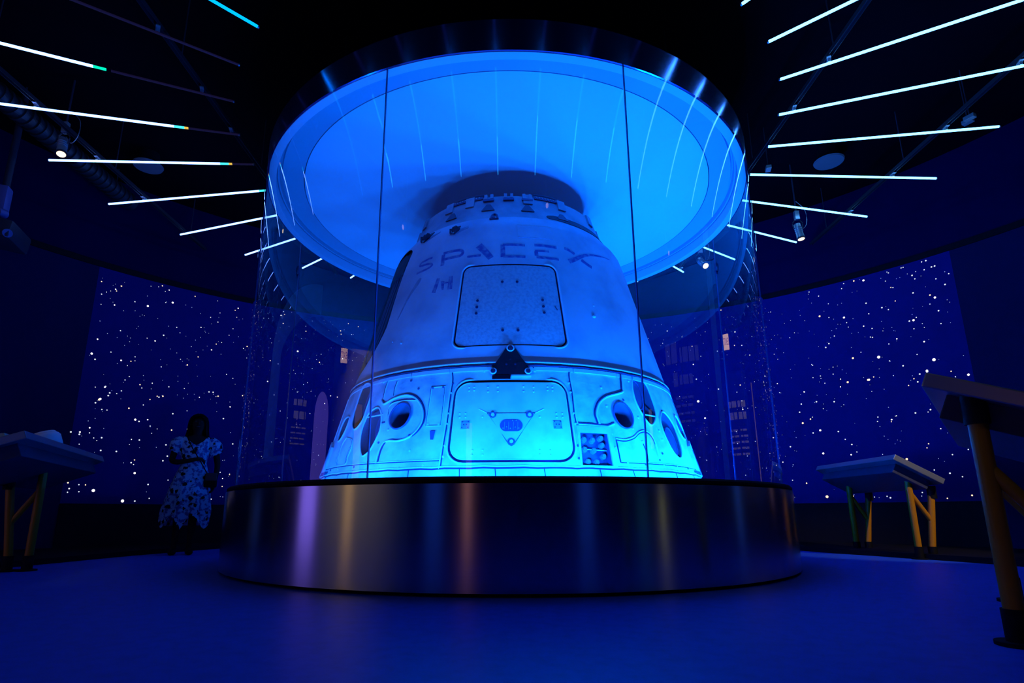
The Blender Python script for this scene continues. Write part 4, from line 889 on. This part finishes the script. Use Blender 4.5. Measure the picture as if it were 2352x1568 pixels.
B = [
 [((0, 0, .90), .125), ((0, -.01, 1.05), .105), ((0, -.01, 1.20), .125), ((0, 0, 1.33), .105), ((0, .005, 1.405), .055), ((0, -.005, 1.455), .050), ((0, -.012, 1.50), .078), ((0, -.012, 1.57), .092), ((0, -.008, 1.63), .062)],
 [((0, 0, .90), .125), ((-.085, 0, .84), .090), ((-.10, .0, .62), .072), ((-.10, -.005, .47), .052), ((-.105, .012, .33), .050), ((-.11, .018, .12), .032), ((-.115, .015, .055), .036), ((-.125, -.06, .032), .034), ((-.135, -.15, .022), .026)],
 [((0, 0, .90), .125), ((.085, 0, .84), .090), ((.075, -.03, .62), .072), ((.06, -.05, .47), .052), ((.055, -.03, .33), .050), ((.05, -.01, .12), .032), ((.05, -.01, .055), .036), ((.055, -.085, .032), .034), ((.06, -.175, .022), .026)],
 [((0, 0, 1.33), .105), ((-.13, .0, 1.345), .060), ((-.19, .0, 1.31), .050), ((-.225, .01, 1.20), .042), ((-.245, .015, 1.085), .036), ((-.17, -.09, 1.07), .034), ((-.06, -.145, 1.085), .027), ((.0, -.155, 1.10), .026), ((.035, -.155, 1.11), .026)],
 [((0, 0, 1.33), .105), ((.13, .0, 1.345), .060), ((.19, .0, 1.31), .050), ((.235, .02, 1.19), .042), ((.262, .03, 1.06), .036), ((.258, -.02, .94), .031), ((.245, -.05, .85), .024), ((.242, -.058, .80), .028)],
]
body = skinned('body', B, M_skinp, per)
def hand(base, dirv, palm_n, curl, s, nm):
    d = Vector(dirv).normalized(); n = Vector(palm_n).normalized(); side = d.cross(n).normalized(); b = Vector(base); ch = []
    for k, (o_, l) in enumerate(((-.030, .060), (-.010, .072), (.010, .070), (.030, .055))):
        p0 = b + side*o_*.9; p1 = p0 + d*l*.5 + n*curl*.2*l; p2 = p1 + (d*(1-curl) + n*curl).normalized()*l*.35; p3 = p2 + (d*(1-curl*1.6) + n*curl*1.4).normalized()*l*.28
        ch.append([(tuple(b - d*.035), .022), (tuple(p0), .0105), (tuple(p1), .0095), (tuple(p2), .0088), (tuple(p3), .0075)])
    tb = b - d*.045 + side*s*.030; ch.append([(tuple(b - d*.035), .022), (tuple(tb), .013), (tuple(tb + d*.030 + side*s*.022), .0105), (tuple(tb + d*.055 + side*s*.022 + n*.01), .009)])
    return skinned(nm, ch, M_skinp, per, 2)
hand((.050, -.160, 1.115), (1, -.15, .12), (0, .35, -.9), .55, -1, 'hand'); hand((.240, -.062, .775), (-.05, -.1, -1), (-.9, -.3, 0), .45, 1, 'hand')
# face, ears
bm = BM()
sphere(bm, (0, -.100, 1.545), .016, (.75, 1.1, 1.5), 12, 8)
for s in (-1, 1): sphere(bm, (s*.086, -.005, 1.555), .020, (.4, .8, 1.3), 10, 8)
obj('nose_and_ears', bm, M_skinp, per, True)
for s in (-1, 1):
    bm = BM(); sphere(bm, (s*.032, -.090, 1.572), .010, (1.25, .6, .6), 12, 8); obj('eye', bm, mat('eye_dark', (.03, .03, .035), .3), per, True)
bm = BM(); sphere(bm, (0, -.096, 1.508), .020, (1.2, .4, .35), 12, 8); obj('mouth', bm, mat('lips', (.05, .015, .015), .4), per, True)
# hair: shoulder-length shell open at the face
bm = BM(); rows = []
NH = 28
for z, rx, ry, yc, cut in ((1.672, .030, .035, .0, 0), (1.655, .070, .075, .0, 0), (1.625, .098, .105, .003, .35), (1.58, .112, .118, .008, .72), (1.53, .118, .115, .018, .80), (1.48, .120, .105, .030, .82), (1.43, .128, .095, .040, .85), (1.38, .138, .085, .048, .88), (1.34, .128, .070, .055, .95)):
    row = []
    for k in range(NH):
        t = k/(NH-1); a = -pi/2 + cut + (2*pi - 2*cut)*t
        row.append(bm.verts.new((rx*cos(a)*(1 + .03*sin(9*a)), yc + ry*sin(a), z + .01*sin(5*a))))
    rows.append(row)
for A_, B_ in zip(rows, rows[1:]):
    for k in range(NH - 1): bm.faces.new((A_[k], A_[k+1], B_[k+1], B_[k]))
bm.faces.new(rows[0])
g = bmesh.ops.solidify(bm, geom=bm.faces[:], thickness=.016); obj('hair', bm, M_hair, per, True)
# dress: bodice + skirt as one loft
bm = BM(); rows = []; ND = 48
prof = [(1.385, .175, .085, .0), (1.36, .190, .098, .0), (1.30, .178, .118, -.004), (1.22, .168, .128, -.012), (1.14, .146, .116, -.010), (1.07, .137, .110, -.008), (1.0, .158, .122, -.004), (.92, .186, .138, 0), (.82, .205, .155, 0), (.70, .226, .170, -.005), (.58, .245, .182, -.010), (.50, .258, .190, -.012)]
for j, (z, rx, ry, yc) in enumerate(prof):
    row = []
    for k in range(ND):
        a = 2*pi*k/ND; fx = cos(a); fy = sin(a); x = rx*fx; y = yc + ry*fy; zz = z
        fr = max(0, -fy)
        if j < 3: zz = z - (.155 if j == 0 else .085 if j == 1 else .02)*max(0, 1 - abs(x)/.115)*(1 if fy < 0 else .25)
        if j > 6: f = .010*(j - 6); x += f*sin(9*a)*.45*fx; y += f*sin(9*a)*.45*fy
        x += -.028*max(0, (1.0 - z)/.5)
        row.append(bm.verts.new((x, y, zz)))
    rows.append(row)
row = []
for k in range(ND):      # uneven hem: lobes hang lower
    a = 2*pi*k/ND; x = .270*cos(a) - .034; y = -.012 + .198*sin(a); h_ = .455
    for cx_, wd_, dr in ((-.262, .045, .15), (-.07, .055, .17), (.185, .075, .16)): h_ -= dr*math.exp(-((x - cx_)/wd_)**2)
    if y > .05: h_ = .33
    row.append(bm.verts.new((x, y, h_)))
rows.append(row)
for A_, B_ in zip(rows, rows[1:]):
    for k in range(ND): bm.faces.new((A_[k], A_[(k+1) % ND], B_[(k+1) % ND], B_[k]))
bmesh.ops.solidify(bm, geom=bm.faces[:], thickness=.006); dr = obj('dress', bm, M_cloth, per, True)
for s in (-1, 1):
    bm = BM(); rows = []
    el = Vector((.235*s, .015, 1.185)) if s > 0 else Vector((-.222, .008, 1.20)); sh = Vector((.135*s, 0, 1.362))
    for j in range(6):
        t = j/5; c = sh.lerp(el, t) + Vector((s*.022*sin(pi*t), 0, .012*sin(pi*t))); r = .062 + .018*sin(pi*t) + .014*t; d = (el - sh).normalized(); u = d.cross(Vector((0, 1, 0))).normalized(); v = d.cross(u)
        rows.append([bm.verts.new(c + r*(cos(2*pi*k/20)*u + 1.05*sin(2*pi*k/20)*v) + Vector((0, 0, -.008*(k % 2)*t))) for k in range(20)])
    for A_, B_ in zip(rows, rows[1:]):
        for k in range(20): bm.faces.new((A_[k], A_[(k+1) % 20], B_[(k+1) % 20], B_[k]))
    bmesh.ops.solidify(bm, geom=bm.faces[:], thickness=.005); obj('sleeve', bm, M_cloth, dr, True)
for s, P in ((-1, (-.122, -.045)), (1, (.056, -.07))):
    bm = BM(); sphere(bm, (P[0], P[1], .030), .052, (.85, 2.3, .62), 16, 10); sphere(bm, (P[0], P[1] + .075, .05), .045, (.9, 1, 1.0), 14, 8)
    for v in bm.verts: v.co.z = max(.0, v.co.z)
    obj('shoe', bm, M_hair, per, True)
bag = empty('shoulder_bag', (PX, PY, 0), R(27)); tag(bag, 'small black crossbody bag at the hip of the woman in the floral dress', 'bag')
bm = BM(); box(bm, (.205, -.135, .86), (.14, .06, .17), (0, 0, -.25), .02); obj('pouch', bm, M_hair, bag, True)
bm = BM(); tube(bm, smoothpts([(-.115, -.045, 1.41), (-.085, -.11, 1.34), (-.02, -.142, 1.22), (.06, -.140, 1.10), (.12, -.150, 1.0), (.165, -.155, .93)], 5), .0065, 6); obj('strap', bm, M_hair, bag, True)
bm = BM(); box(bm, (.205, -.17, .90), (.13, .012, .09), (0, 0, -.25), .006); obj('flap', bm, mat('bag_flap', (.02, .02, .03), .4), bag)
